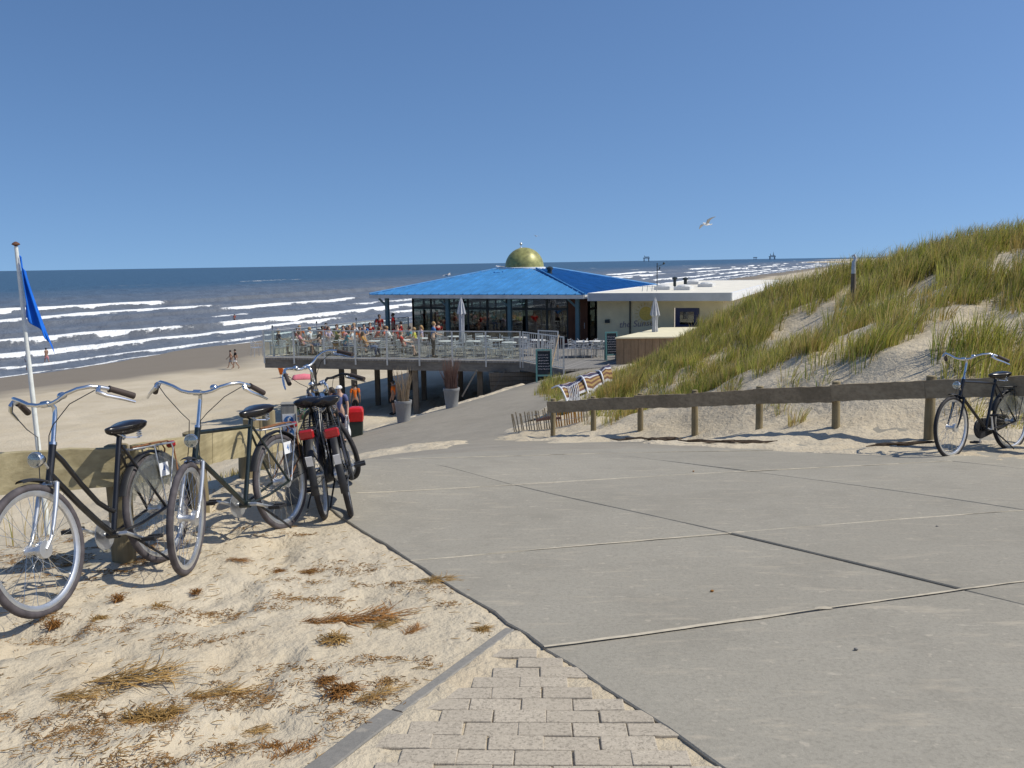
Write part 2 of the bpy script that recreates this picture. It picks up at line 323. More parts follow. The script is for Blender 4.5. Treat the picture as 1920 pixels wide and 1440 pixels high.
# ------------------------------------------------------------------ object helpers
def tag(o, label=None, cat=None, group=None, kind=None):
    if label: o['label'] = label
    if cat: o['category'] = cat
    if group: o['group'] = group
    if kind: o['kind'] = kind
    return o
def empty(name, loc=(0, 0, 0), rz=0.0, **kw):
    o = bpy.data.objects.new(name, None); COL.objects.link(o); o.location = loc; o.rotation_euler = (0, 0, rz); o.empty_display_size = 0.1
    return tag(o, **kw)
def link(name, me, mat, parent=None, loc=None):
    o = bpy.data.objects.new(name, me); COL.objects.link(o)
    if mat and not me.materials: me.materials.append(MATS[mat])
    if parent: o.parent = parent
    if loc is not None: o.location = loc
    return o
def copy_tree(o, parent=None):
    c = o.copy(); COL.objects.link(c); c.parent = parent
    for ch in list(o.children): copy_tree(ch, c)
    return c
class MB:
    """collects shapes for ONE mesh object"""
    def __init__(s, xf=None): s.v = []; s.f = []; s.xf = xf
    def add(s, vs, fs):
        b = len(s.v); s.v += [tuple(s.xf(Vector(p))) if s.xf else tuple(p) for p in vs]; s.f += [tuple(i + b for i in f) for f in fs]; return s
    def box(s, c, d, rot=None):
        x, y, z = (q / 2 for q in d); vs = [Vector((i, j, k)) for i in (-x, x) for j in (-y, y) for k in (-z, z)]
        if rot is not None: vs = [rot @ q for q in vs]
        c = Vector(c); return s.add([c + q for q in vs], [(0, 1, 3, 2), (4, 6, 7, 5), (0, 4, 5, 1), (2, 3, 7, 6), (0, 2, 6, 4), (1, 5, 7, 3)])
    def beam(s, p, q, w, h, up=(0, 0, 1)):
        p, q = Vector(p), Vector(q); d = (q - p).normalized(); sd = d.cross(Vector(up)).normalized(); u = sd.cross(d).normalized()
        vs = [e + sd * a * w / 2 + u * b * h / 2 for e in (p, q) for a, b in ((-1, -1), (1, -1), (1, 1), (-1, 1))]
        return s.add(vs, [(0, 1, 2, 3), (7, 6, 5, 4), (0, 4, 5, 1), (1, 5, 6, 2), (2, 6, 7, 3), (3, 7, 4, 0)])
    def tube(s, pts, r, n=8, closed=False, cap=True):
        pts = [Vector(p) for p in pts]; m = len(pts); rr = r if isinstance(r, (list, tuple)) else [r] * m; vs = []; prev = None
        for i, p in enumerate(pts):
            a = pts[i - 1] if (i or closed) else p; b = pts[(i + 1) % m] if (i < m - 1 or closed) else p
            d = (b - a).normalized()
            if prev is None: prev = d.orthogonal().normalized()
            u = (prev - d * prev.dot(d)); u = u.normalized() if u.length > 1e-6 else d.orthogonal().normalized(); prev = u; w = d.cross(u)
            vs += [p + (u * math.cos(2 * math.pi * k / n) + w * math.sin(2 * math.pi * k / n)) * rr[i] for k in range(n)]
        fs = []
        for i in range(m if closed else m - 1):
            for k in range(n):
                j = (i + 1) % m; fs.append((i * n + k, i * n + (k + 1) % n, j * n + (k + 1) % n, j * n + k))
        if cap and not closed: fs += [tuple(range(n))[::-1], tuple((m - 1) * n + k for k in range(n))]
        return s.add(vs, fs)
    def lathe(s, prof, c=(0, 0, 0), n=16, rot=None):
        vs = []; fs = []; c = Vector(c); m = len(prof)
        for rad, z in prof:
            for k in range(n):
                q = Vector((rad * math.cos(2 * math.pi * k / n), rad * math.sin(2 * math.pi * k / n), z)); vs.append(c + (rot @ q if rot is not None else q))
        for i in range(m - 1):
            for k in range(n): fs.append((i * n + k, i * n + (k + 1) % n, (i + 1) * n + (k + 1) % n, (i + 1) * n + k))
        fs += [tuple(range(n))[::-1], tuple((m - 1) * n + k for k in range(n))]
        return s.add(vs, fs)
    def ell(s, c, r, nu=12, nv=8, rot=None):
        pr = [(max(1e-3, math.sin(math.pi * i / nv)), -math.cos(math.pi * i / nv)) for i in range(nv + 1)]; vs = []; c = Vector(c)
        t = MB().lathe(pr, n=nu)
        for p in t.v:
            q = Vector((p[0] * r[0], p[1] * r[1], p[2] * r[2])); vs.append(c + (rot @ q if rot is not None else q))
        return s.add(vs, t.f)
    def prism(s, poly, z0, z1):
        n = len(poly); vs = [(x, y, z0) for x, y in poly] + [(x, y, z1) for x, y in poly]
        return s.add(vs, [tuple(range(n))[::-1], tuple(range(n, 2 * n))] + [(i, (i + 1) % n, n + (i + 1) % n, n + i) for i in range(n)])
    def slab(s, pts, n, th):
        """closed plate: polygon pts pushed by vector n*th"""
        n = Vector(n).normalized() * th; k = len(pts); vs = [Vector(p) for p in pts] + [Vector(p) + n for p in pts]
        return s.add(vs, [tuple(range(k))[::-1], tuple(range(k, 2 * k))] + [(i, (i + 1) % k, k + (i + 1) % k, k + i) for i in range(k)])
    def mesh(s, name, smooth=False, fix=True):
        me = bpy.data.meshes.new(name); me.from_pydata(s.v, [], s.f)
        if fix:
            bm = bmesh.new(); bm.from_mesh(me); bmesh.ops.recalc_face_normals(bm, faces=bm.faces); bm.to_mesh(me); bm.free()
        if smooth:
            me.shade_smooth()
            try: me.set_sharp_from_angle(angle=R(42))
            except Exception: pass
        me.update(); return me
    def build(s, name, mat, parent=None, smooth=False, bevel=0.0, loc=None):
        o = link(name, s.mesh(name, smooth), mat, parent, loc)
        if bevel:
            b = o.modifiers.new('bevel', 'BEVEL'); b.width = bevel; b.segments = 1; b.limit_method = 'ANGLE'
        return o
def text(name, body, size, mat, parent, loc, rot, extrude=0.001, shear=0.0):
    cu = bpy.data.curves.new(name, 'FONT'); cu.body = body; cu.size = size; cu.align_x = 'CENTER'; cu.align_y = 'CENTER'; cu.extrude = extrude; cu.shear = shear
    t = bpy.data.objects.new(name, cu); COL.objects.link(t); dg = bpy.context.evaluated_depsgraph_get(); dg.update(); me = bpy.data.meshes.new_from_object(t.evaluated_get(dg)); me.name = name
    bpy.data.objects.remove(t); me.materials.clear(); o = link(name, me, mat, parent, loc); o.rotation_euler = rot
    return o
def grid_mesh(name, X, Y, Z, smooth=True, keep=None):
    ny, nx = X.shape; co = np.stack([X, Y, Z], -1).reshape(-1, 3); i = np.arange(ny * nx).reshape(ny, nx)
    q = np.stack([i[:-1, :-1], i[:-1, 1:], i[1:, 1:], i[1:, :-1]], -1).reshape(-1, 4)
    if keep is not None: q = q[keep.reshape(-1)]
    used = np.unique(q); rem = np.full(ny * nx, -1); rem[used] = np.arange(len(used)); co = co[used]; q = rem[q]
    return raw_mesh(name, co, q, smooth), used
def raw_mesh(name, co, q, smooth=True):
    me = bpy.data.meshes.new(name); k = q.shape[1]
    me.vertices.add(len(co)); me.vertices.foreach_set('co', np.ascontiguousarray(co, np.float32).ravel())
    me.loops.add(q.size); me.loops.foreach_set('vertex_index', q.astype(np.int32).ravel())
    me.polygons.add(len(q)); me.polygons.foreach_set('loop_start', np.arange(0, q.size, k, dtype=np.int32))
    me.update(calc_edges=True); me.validate()
    if smooth: me.shade_smooth()
    return me

# ================================================================== SETTING: ground, pavement, path, sea
def line(p, q):
    (a, b), (c, d) = p, q; return (d - b, a - c, (d - b) * a + (a - c) * b)
def cross(l1, l2):
    D = l1[0] * l2[1] - l2[0] * l1[1]; return ((l1[2] * l2[1] - l2[2] * l1[1]) / D, (l1[0] * l2[2] - l2[0] * l1[2]) / D)
def shift(l, dx, dy): return (l[0], l[1], l[2] + l[0] * dx + l[1] * dy)
LN_L = line((0.68, 2.78), (-1.33, 6.60)); LN_A = line((2.39, 4.53), (0.10, 7.65))
LN_T1 = line((0.19, 3.85), (2.39, 4.53)); LN_T2 = line((-0.29, 5.38), (1.52, 5.82)); LN_T3 = line((-1.31, 7.4), (1.89, 8.30))
LN_T0 = shift(LN_T1, 0.9, -1.75); LN_T4 = shift(LN_T3, -1.1, 1.75); LN_T5 = shift(LN_T3, -2.3, 3.6); LN_T00 = shift(LN_T0, .9, -1.75)
def edge_x(y): return np.interp(y, [-3, 2.78, 6.6, 8.5, 12, 17, 22, 27, 29.5, 31.5, 33.8, 36.5, 40], [3.7, .68, -1.33, -1.75, -2.7, -3.7, -4.8, -5.4, -4.0, -2.5, -0.1, 1.0, 1.6])
def edge_r(y): return np.interp(y, [-3, 8.0, 8.9, 9.5, 10.1, 10.95, 11.9, 15, 18.5, 21, 24, 27.5, 31, 35, 37, 40], [30, 6.8, 5.2, 4.4, 3.75, 2.2, 1.35, 0.5, -0.35, -0.1, 0.35, 1.5, 2.4, 3.2, 4.2, 5])
def kerb_x(y): return np.interp(y, [-3, 2.8, 3.98, 4.15], [-3.5, -0.65, -0.07, 0.0])
def paved(x, y):
    nz = (fbm(x * 1.3, y * 1.3, 31, 4) - .5) * 1.1 * sstep(8.2, 10, y) + (fbm(x * 6, y * 6, 33, 3) - .5) * 0.03
    l = (x - edge_x(y)) - .07 * (1 - sstep(8, 10, y)); r = edge_r(y) - x
    w = 0.02 + 0.25 * sstep(8.5, 11, y)
    p = sstep(-w, w, l + nz) * sstep(-.12 - w, .12 + w, r + nz * 1.2)
    band = sstep(12.5, 14.5, y) * (1 - sstep(20.5, 23.5, y)) * sstep(.33, .52, fbm(x * .5, y * .28, 37, 3))
    return p * (1 - band) * (1 - sstep(38, 40, y))
def axis(start, base, g, n): return start + base * (g ** np.arange(n + 1) - 1) / (g - 1)
_xp = axis(0, .034, 1.018, 330); xs = np.r_[-(_xp[:0:-1]), _xp] - 1.0; xs = np.r_[-4000, -1800, xs, 1400, 3500]
ys = np.r_[-200, -60, -20, -8, -3, -1, .5, 1.5, 2.1, axis(2.5, .030, 1.0112, 560), 2600, 6000]
GX, GY = np.meshgrid(xs, ys); GZ = HH(GX, GY)
PV = paved(GX, GY)
inpav = ((GX > kerb_x(GY)) & (GX < edge_x(GY)) & (GY < 4.16))
near = 1 - sstep(40, 80, GY)
hump = (fbm(GX * 3.4, GY * 3.4, 3, 4) - .5) * 0.075 + (fbm(GX * 9, GY * 9, 5, 3) - .5) * 0.022 - 0.045 * sstep(.62, .80, fbm(GX * 2.6, GY * 2.6, 8, 2))
dune = sstep(.3, 1.6, (GX - np.interp(GY, [9, 11.2, 18.5, 26], [7, 5.35, .85, -.3])) * .85) * (1 - sstep(36, 48, GY)) * sstep(8, 11, GY)
hump = hump + dune * ((fbm(GX * .8, GY * .8, 11, 4) - .5) * 0.48)
beachy = (fbm(GX * .7, GY * .7, 14, 3) - .5) * 0.22 * sstep(12, 26, GY) * (1 - dune)
bank = 0.045 * sstep(8.5, 11, GY)
_sub = (GY > 2.4) & (GY < 9) & (GX > -5) & (GX < .4); _fp = np.zeros_like(GX); _r = random.Random(12)
for _k in range(70):
    _fx, _fy, _fa = _r.uniform(-4, .2), 2.5 + 5.5 * _r.random(), _r.uniform(-.6, .6); _u = (GX[_sub] - _fx) * math.cos(_fa) + (GY[_sub] - _fy) * math.sin(_fa); _v = -(GX[_sub] - _fx) * math.sin(_fa) + (GY[_sub] - _fy) * math.cos(_fa)
    _d = (_u / .07) ** 2 + (_v / .15) ** 2; _fp[_sub] += -.028 * np.exp(-_d ** 2) + .012 * np.exp(-(np.sqrt(_d) - 1.45) ** 2 / .08)
hump = hump + _fp
off = np.where(inpav, -0.0095 + (hump * .07) + .014 * (1 - sstep(.05, .15, GX - kerb_x(GY))), (hump + beachy + bank))
lap = (~inpav) * np.exp(-((GX - edge_x(GY) + .02) / .10) ** 2) * (GY < 9) * (.044 * fbm(GX * 2.2, GY * 2.2, 57, 3) + .022 * fbm(GX * 12, GY * 12, 58, 2) - .027); off = np.where(PV < .6, off + lap, off); kd = np.abs(GX - kerb_x(GY)) * .8; off = np.where((GY < 4.3) & (~inpav), off * sstep(.05, .40, kd), off); off = off * (1 - PV) - 0.11 * PV
off = np.where((~inpav) & (PV < .5) & (GY < 8), off * np.clip((edge_x(GY) - GX) * 1.2 + .15, 0, 1) - .006, off)
sand_me, _ = grid_mesh('beach_sand', GX, GY, GZ + off * near + (1 - near) * (fbm(GX * .05, GY * .05, 21, 4) - .5) * .25)
tag(link('beach_sand', sand_me, 'sand'), 'pale rippled sand of the dune, beach and verge', 'sand', kind='structure')
def ground(x, y):
    """sand surface including the small humps, near the camera"""
    x = np.asarray(float(x)); y = np.asarray(float(y))
    h = (fbm(x * 3.4, y * 3.4, 3, 4) - .5) * 0.075 + (fbm(x * 9, y * 9, 5, 3) - .5) * 0.022 - 0.045 * sstep(.62, .80, fbm(x * 2.6, y * 2.6, 8, 2))
    return float(HH(x, y) + h * (1 if y < 9 else .6))

# ---- concrete slabs of the apron, each slab its own piece
pave = empty('pavement', (0, 0, 0), label='apron of large grey concrete slabs with sand filled joints', cat='pavement', kind='structure')
rows = [LN_T00, LN_T0, LN_T1, LN_T2, LN_T3, LN_T4, LN_T5]
LN_B = shift(LN_A, 2.25, .68); LN_C = shift(LN_B, 2.25, .68); LN_D = shift(LN_C, 2.25, .68)
cols = [LN_L, LN_A, LN_B, LN_C, LN_D]
def slab_piece(c, rag):
    (a, b, d, e) = [Vector((*p, 0)) for p in c]; n = 9; cen = (a + b + d + e) / 4
    gap = 0.0045
    a, b, d, e = [p + (cen - p).normalized() * gap for p in (a, b, d, e)]
    vs = []; fs = []; lift = random.uniform(.005, .010); tx, ty = random.uniform(-.004, .004), random.uniform(-.004, .004)
    for j in range(n + 1):
        for i in range(n + 1):
            u, v = i / n, j / n; p = a.lerp(b, u).lerp(e.lerp(d, u), v)
            if i in (0, n) or j in (0, n):
                q = (cen - p).normalized() * float((fbm(p.x * 7, p.y * 7, 51, 3) - .42) * (.05 if (rag and i == 0) else .015)); p = p + q
            vs.append((p.x, p.y, H(p.x, p.y) + lift + tx * (p.x - cen.x) + ty * (p.y - cen.y)))
    idx = lambda i, j: j * (n + 1) + i
    for j in range(n):
        for i in range(n): fs.append((idx(i, j), idx(i + 1, j), idx(i + 1, j + 1), idx(i, j + 1)))
    ring = [idx(i, 0) for i in range(n)] + [idx(n, j) for j in range(n)] + [idx(n - i, n) for i in range(n)] + [idx(0, n - j) for j in range(n)]
    b0 = len(vs); vs += [(vs[k][0], vs[k][1], vs[k][2] - .14) for k in ring]; m = len(ring)
    fs += [(ring[k], b0 + k, b0 + (k + 1) % m, ring[(k + 1) % m]) for k in range(m)]
    return MB().add(vs, fs)
for j in range(len(rows) - 1):
    for i in range(len(cols) - 1):
        c = [cross(cols[i], rows[j]), cross(cols[i + 1], rows[j]), cross(cols[i + 1], rows[j + 1]), cross(cols[i], rows[j + 1])]
        if min(p[1] for p in c) > 11.5: continue
        slab_piece(c, i == 0).build('concrete_slab', 'concrete', pave, bevel=.006)
def sand_strip(p, q, w, seed, cut=.25):
    n = 90; mb = MB(); p = Vector((*p, 0)); q = Vector((*q, 0)); d = (q - p).normalized(); sd = Vector((-d.y, d.x, 0)); prev = None
    for i in range(n + 1):
        t = i / n; c = p.lerp(q, t); k = float(fbm(t * 14, 1.3, seed, 4)); kb = float(fbm(t * 25, 7.7, seed + 3, 3))
        wa = w * max(0, (k - cut)) * 2.6 + .001; wb = w * max(0, (kb - cut)) * 2.6 + .001
        cur = []
        for o_, hgt in ((wa, .0135), (0, .0165), (-wb, .0135)):
            z = c + sd * o_; cur.append((z.x, z.y, H(z.x, z.y) + hgt - .004))
        if prev: mb.add(prev + cur, [(0, 1, 4, 3), (1, 2, 5, 4)])
        prev = cur
    return mb
sand_strip(cross(LN_L, LN_T1), cross(LN_C, LN_T1), .014, 61, .26).build('joint_sand', 'joint_sand_pale', pave, smooth=True)
sand_strip(cross(LN_L, LN_T2), cross(LN_C, LN_T2), .013, 71, .40).build('joint_sand', 'joint_sand_pale', pave, smooth=True)
sand_strip(cross(LN_L, LN_T3), cross(LN_C, LN_T3), .018, 81, .42).build('joint_sand', 'joint_sand_pale', pave, smooth=True)
sand_strip(cross(LN_L, LN_T4), cross(LN_B, LN_T4), .03, 91, .40).build('joint_sand', 'joint_sand_pale', pave, smooth=True)
for (px, py, w_, h_) in ((1385, 1001, .06, .025), (1545, 1143, .05, .02)):
    r = ray(px, py); t = 1.0
    for _ in range(60): t += ((CZ + r.z * t) - H(r.x * t, r.y * t)) * .8
    mb = MB(); c = Vector((r.x * t, r.y * t, 0)); ring = []
    for k in range(16):
        a = 2 * math.pi * k / 16; m = .7 + .6 * random.random(); x = c.x + math.cos(a) * w_ * m; y = c.y + math.sin(a) * h_ * m; ring.append((x, y, H(x, y) + .0085))
    mb.add([(c.x, c.y, H(c.x, c.y) + .019)] + ring, [(0, 1 + k, 1 + (k + 1) % 16) for k in range(16)]).build('joint_sand', 'joint_sand_pale', pave, smooth=True)

# ---- brick pavers in the foreground wedge, each its own piece
brick_path = empty('brick_pavement', (0, 0, 0), label='sandy strip of small concrete pavers beside the slabs', cat='pavement', kind='structure')
pm = MB().box((0, 0, -.035), (.1985, .0995, .07)).mesh('paver'); pm.materials.append(MATS['paver_concrete'])
yy = 2.05; rowi = 0
while yy < 4.1:
    x0 = -1.1 + (.1 if rowi % 2 else 0) + random.uniform(-.012, .012)
    for k in range(24):
        x = x0 + k * .2005
        if x - .10 < kerb_x(yy) + .03 or x + .02 > edge_x(yy): continue
        o = bpy.data.objects.new('paver', pm); COL.objects.link(o); o.parent = brick_path
        yb = yy - (x) * .035
        o.location = (x + random.uniform(-.004, .004), yb, H(x, yb) + random.uniform(-.003, .003))
        sl = math.atan((H(x, yb + .05) - H(x, yb - .05)) / .1)
        o.rotation_euler = (sl + random.uniform(-.03, .03), random.uniform(-.016, .016), random.uniform(-.02, .02) - .035)
        b = o.modifiers.new('bevel', 'BEVEL'); b.width = .004; b.segments = 2
    yy += .102; rowi += 1
kerbs = []
for (p, q) in (((-1.02, 2.05), (-.475, 3.20)), ((-.462, 3.215), (-.03, 4.08))):
    mb = MB(); n = 14; d = Vector((q[0] - p[0], q[1] - p[1], 0)).normalized(); sd = Vector((d.y, -d.x, 0)); wk = .044 if p[1] < 3 else .026; vs = []
    for i in range(n + 1):
        a, b = p[0] + (q[0] - p[0]) * i / n, p[1] + (q[1] - p[1]) * i / n; z = H(a, b) + (.012 if p[1] < 3 else .007) + random.uniform(-.0015, .0015)
        for o_, dz in ((-wk, -.14), (-wk, -.004), (-wk + .006, 0), (wk - .006, 0), (wk, -.004), (wk, -.14)): vs.append((a + sd.x * o_, b + sd.y * o_, z + dz))
    mb.add(vs, [(6 * i + k, 6 * i + k + 1, 6 * i + 7 + k, 6 * i + 6 + k) for i in range(n) for k in range(5)] + [tuple(range(6)), tuple(6 * n + k for k in range(6))[::-1]])
    mb.build('kerb_stone', 'kerb_concrete', brick_path)

# ---- the path running down to the terrace
px_, py_ = np.meshgrid(np.arange(-8, 6.6, .2), np.arange(9.0, 39.5, .2)); P_ = paved(px_, py_)
cell = np.maximum(np.maximum(P_[:-1, :-1], P_[1:, 1:]), np.maximum(P_[1:, :-1], P_[:-1, 1:])) > .01
path_me, _ = grid_mesh('path', px_, py_, HH(px_, py_) - .004 + .024 * sstep(10.3, 11.3, py_), keep=cell)
tag(link('path', path_me, 'path_concrete'), 'grey concrete ramp leading down to the beach terrace', 'path', kind='structure')

# ---- sea with breakers parallel to the shore
ss = np.r_[np.arange(60, 82, .35), np.arange(82, 190, .55), axis(190, .8, 1.03, 260)]
tt = np.r_[-40000, -12000, -3000, -800, -300, np.arange(-120, 20, 4), np.arange(20, 330, 1.5), axis(330, 2.0, 1.02, 300)]
SS, TT = np.meshgrid(ss, tt)
SX = SHORE_N[0] * SS + SHORE_U[0] * TT; SY = SHORE_N[1] * SS + SHORE_U[1] * TT
Z = np.zeros_like(SS); FO = np.zeros_like(SS)
def seg(t, a, b, soft=7): return sstep(a - soft, a + soft, t) * (1 - sstep(b - soft, b + soft, t))
def tseg(t, seed, thr=.5, L=70.0): return sstep(thr - .06, thr + .06, fbm(t / L, seed * 3.1, seed, 3))
#           s0  height width  wiggle  seed
ridges = [(174, 1.05, 3.2, 5, 1), (150, .45, 3.4, 6, 12), (136, .75, 2.8, 6, 2), (118, .3, 2.5, 5, 13), (100, .62, 2.2, 4.5, 3), (86, .42, 1.8, 3.5, 4), (77, .16, 1.4, 3.0, 5), (205, .5, 4.5, 7, 6), (243, .5, 6, 8, 7), (300, .45, 8, 9, 8), (380, .4, 10, 10, 9)]
for s0, h, w, wig, sd in ridges:
    c = s0 + (fbm(TT / 60, sd * 1.7, 100 + sd, 3) - .5) * 2 * wig
    d = SS - c
    Z += h * np.where(d < 0, np.exp(-(d / (w * .55)) ** 2), np.exp(-(d / (w * 1.5)) ** 2)) * (.55 + .9 * vnoise(TT / 45, sd * 2.2, 200 + sd))
    far = sstep(230, 420, TT)
    if s0 == 174: m = np.maximum(seg(TT, -80, 62, 4) * 1.0, seg(TT, 78, 172, 5)) ; m = np.maximum(m, far * tseg(TT, 3, .42))
    elif s0 == 136: m = np.maximum(seg(TT, 10, 42), seg(TT, 150, 205)); m = np.maximum(m, far * tseg(TT, 5, .45))
    elif s0 == 100: m = np.maximum(seg(TT, -60, 102), seg(TT, 108, 260, 4)); m = np.maximum(m, far * tseg(TT, 7, .40))
    elif s0 == 86: m = np.maximum(seg(TT, -60, 126), seg(TT, 140, 300)); m = np.maximum(m, far)
    elif s0 == 150: m = seg(TT, 100, 165, 10) * .9 + far * tseg(TT, 9, .5)
    elif s0 == 118: m = tseg(TT, 15, .55, 40) * .7
    elif s0 == 77: m = np.ones_like(TT) * .75
    else: m = tseg(TT, 20 + sd, .66, 80) * (.55 if TT.mean() else 1) * far
    jag = (fbm(TT / 5, SS / 2.2, 300 + sd, 4) - .5) * (.9 + .75 * w)
    core = (.72 + .5 * fbm(TT / 3.0, SS / .9, 330 + sd, 3)) * sstep(-w * .75, -w * .45, d + jag) * (1 - sstep(w * .05, w * .55, d + jag))
    trail = sstep(-w * .6, -w * .3, d) * np.exp(-np.maximum(d, 0) / (w * 2.0)) * .42
    wash = sstep(-9, -1.0, d + jag) * (1 - sstep(-w * .6, -w * .4, d)) * .36 if s0 < 160 else 0
    FO = np.maximum(FO, m * np.maximum(np.maximum(core, trail), wash))
ed = SS - 72.5 - (fbm(TT / 14, .3, 401, 3) - .5) * 5
FO = np.maximum(FO, .8 * np.exp(-(ed / .45) ** 2)); FO = np.maximum(FO, .30 * (1 - sstep(0, 14, ed)))
calm = np.exp(-np.maximum(SS - 78, 0) / 4000)
Z += ((fbm(SS / 5, TT / 16, 411, 3) - .5) * .5 + (fbm(SS / 1.6, TT / 3.5, 415, 2) - .5) * .16) * sstep(74, 90, SS) * calm
Z *= sstep(70, 78, SS) * .85 + .15
TU = (1 - sstep(105, 420, SS + (fbm(TT / 60, SS / 30, 421, 3) - .5) * 90)) * .92 + .04
sea_me, used = grid_mesh('sea', SX, SY, Z + .0)
for nm, arr in (('foam', FO), ('turbid', TU)):
    a = sea_me.attributes.new(nm, 'FLOAT', 'POINT'); a.data.foreach_set('value', arr.reshape(-1)[used].astype(np.float32))
tag(link('sea', sea_me, 'sea_water'), 'blue grey sea with rows of white breakers', 'sea', kind='structure')

# ================================================================== FENCES
def rough_rail(p, q, w, h, seed, n=14):
    """sawn beam with a wavy weathered edge, from p to q (centre line)"""
    p, q = Vector(p), Vector(q); d = (q - p).normalized(); sd = d.cross(Vector((0, 0, 1))).normalized(); u = sd.cross(d); mb = MB(); vs = []; rnd = random.Random(seed)
    for i in range(n + 1):
        c = p.lerp(q, i / n); a, b, e = rnd.uniform(-.006, .006), rnd.uniform(-.006, .006), rnd.uniform(-.005, .005)
        for sx, sz in ((-1, -1), (1, -1), (1, 1), (-1, 1)):
            vs.append(c + sd * (sx * w / 2 + e) + u * (sz * h / 2 + (a if sz > 0 else b)))
    fs = [(3, 2, 1, 0), tuple(4 * n + k for k in range(4))]
    for i in range(n):
        for k in range(4): fs.append((4 * i + k, 4 * i + (k + 1) % 4, 4 * i + 4 + (k + 1) % 4, 4 * i + 4 + k))
    return mb.add(vs, fs)
def round_post(x, y, ztop, rad, tilt=0.0):
    g = H(x, y) - .35; mb = MB(); n = 5
    mb.tube([(x + tilt * (i / n - .3), y, g + (ztop - g) * i / n) for i in range(n + 1)] + [(x + tilt * .7, y, ztop + .006)], [rad * (1 + random.uniform(-.05, .05)) for _ in range(n + 1)] + [rad * .8], 12); return mb
# right hand fence
fr = empty('wooden_fence', (0, 0, 0), label='low weathered fence of round posts and broad rail below the dune', cat='fence')
pts = [Vector((5.35 - 4.5 * t, 11.2 + 7.3 * t, 0)) for t in [i / 6 for i in range(-3, 7)]]
tops = []
for i, p in enumerate(pts):
    zt = CZ - 1.535 - 1.345 * (i - 3) / 6
    tops.append(zt); round_post(p.x, p.y, zt + .02, .055 if i > 3 else .062, random.uniform(-.03, .03)).build('post', 'post_wood', fr, smooth=True)
for i in range(len(pts) - 1):
    a, b = pts[i], pts[i + 1]; off_ = Vector((-.085, -.055, 0)); jog = random.uniform(-.012, .012)
    rough_rail((a.x + off_.x, a.y + off_.y, tops[i] - .14 + jog), (b.x + off_.x, b.y + off_.y, tops[i + 1] - .14 + random.uniform(-.02, .02)), .075, .23, i).build('rail', 'fence_wood_grey', fr)
# left hand fence, its rail stepping down towards the beach
fl = empty('wooden_fence', (0, 0, 0), label='low sunlit yellowish fence of wide planks behind the parked bicycles', cat='fence')
lp = [(-4.05, 4.62, CZ - 1.08), (-2.50, 5.48, CZ - 1.20), (-2.46, 6.75, CZ - 1.36), (-2.44, 7.95, CZ - 1.56), (-2.36, 10.0, CZ - 1.85)]
for i, (x, y, z) in enumerate(lp):
    round_post(x, y, z + .10, .075, random.uniform(-.02, .02)).build('post', 'post_wood', fl, smooth=True)
for i in range(len(lp) - 1):
    (x0, y0, z0), (x1, y1, z1) = lp[i], lp[i + 1]
    d = Vector((x1 - x0, y1 - y0, 0)).normalized(); nrm = Vector((d.y, -d.x, 0)) * .105
    rough_rail((x0 + nrm.x + d.x * .01, y0 + nrm.y + d.y * .01, z0 - .02), (x1 + nrm.x - d.x * .02, y1 + nrm.y - d.y * .02, z1 - .02 + random.uniform(-.01, .01)), .06, .245, 20 + i).build('rail', 'fence_wood' if i == 0 else 'fence_wood_along', fl)
# stub posts beyond the fence and the grey post with two round stickers
for k, (px, py, Y, hw, lab) in enumerate(((470, 785, 11.2, .10, 'stubby round timber bollard just left of the grey sticker post, leftmost of three'), (487, 782, 11.3, .07, 'narrow stubby timber bollard between its two neighbours left of the grey sticker post'), (503, 770, 11.0, .085, 'taller stubby round timber bollard, nearest to the grey sticker post'))):
    p = at(px, py, Y); mb = round_post(p.x, p.y, p.z, hw, 0)
    tag(mb.build('timber_bollard', 'post_wood', None, smooth=True), lab, 'bollard', 'timber bollards beyond the left fence')
p = at(541, 757, 7.05); sp = empty('sign_post', (p.x, p.y, H(p.x, p.y)), .12, label='square grey timber post with two round blue stickers on white', cat='post')
hh = p.z - H(p.x, p.y)
MB().box((0, 0, hh / 2 - .2), (.115, .115, hh + .4)).build('post', 'grey_post', sp, bevel=.008)
MB().box((.004, -.0605, hh - .175), (.098, .006, .20)).build('plate', 'white_paint', sp)
for q in (hh - .127, hh - .222):
    o = MB().lathe([(.038, 0), (.038, .004)], (.004, -.0625, q), 20, Matrix.Rotation(R(90), 3, 'X')).build('sticker', 'sticker_blue', sp)
    MB().box((.002, -.0680, q), (.012, .002, .04)).box((.016, -.0680, q - .01), (.03, .002, .01), Matrix.Rotation(.5, 3, 'Y')).box((.012, -.0680, q + .024), (.014, .002, .014)).build('pictogram', 'white_paint', o)
MB().box((0, 0, hh + .004), (.12, .12, .008)).build('cap', 'grey_post', sp)

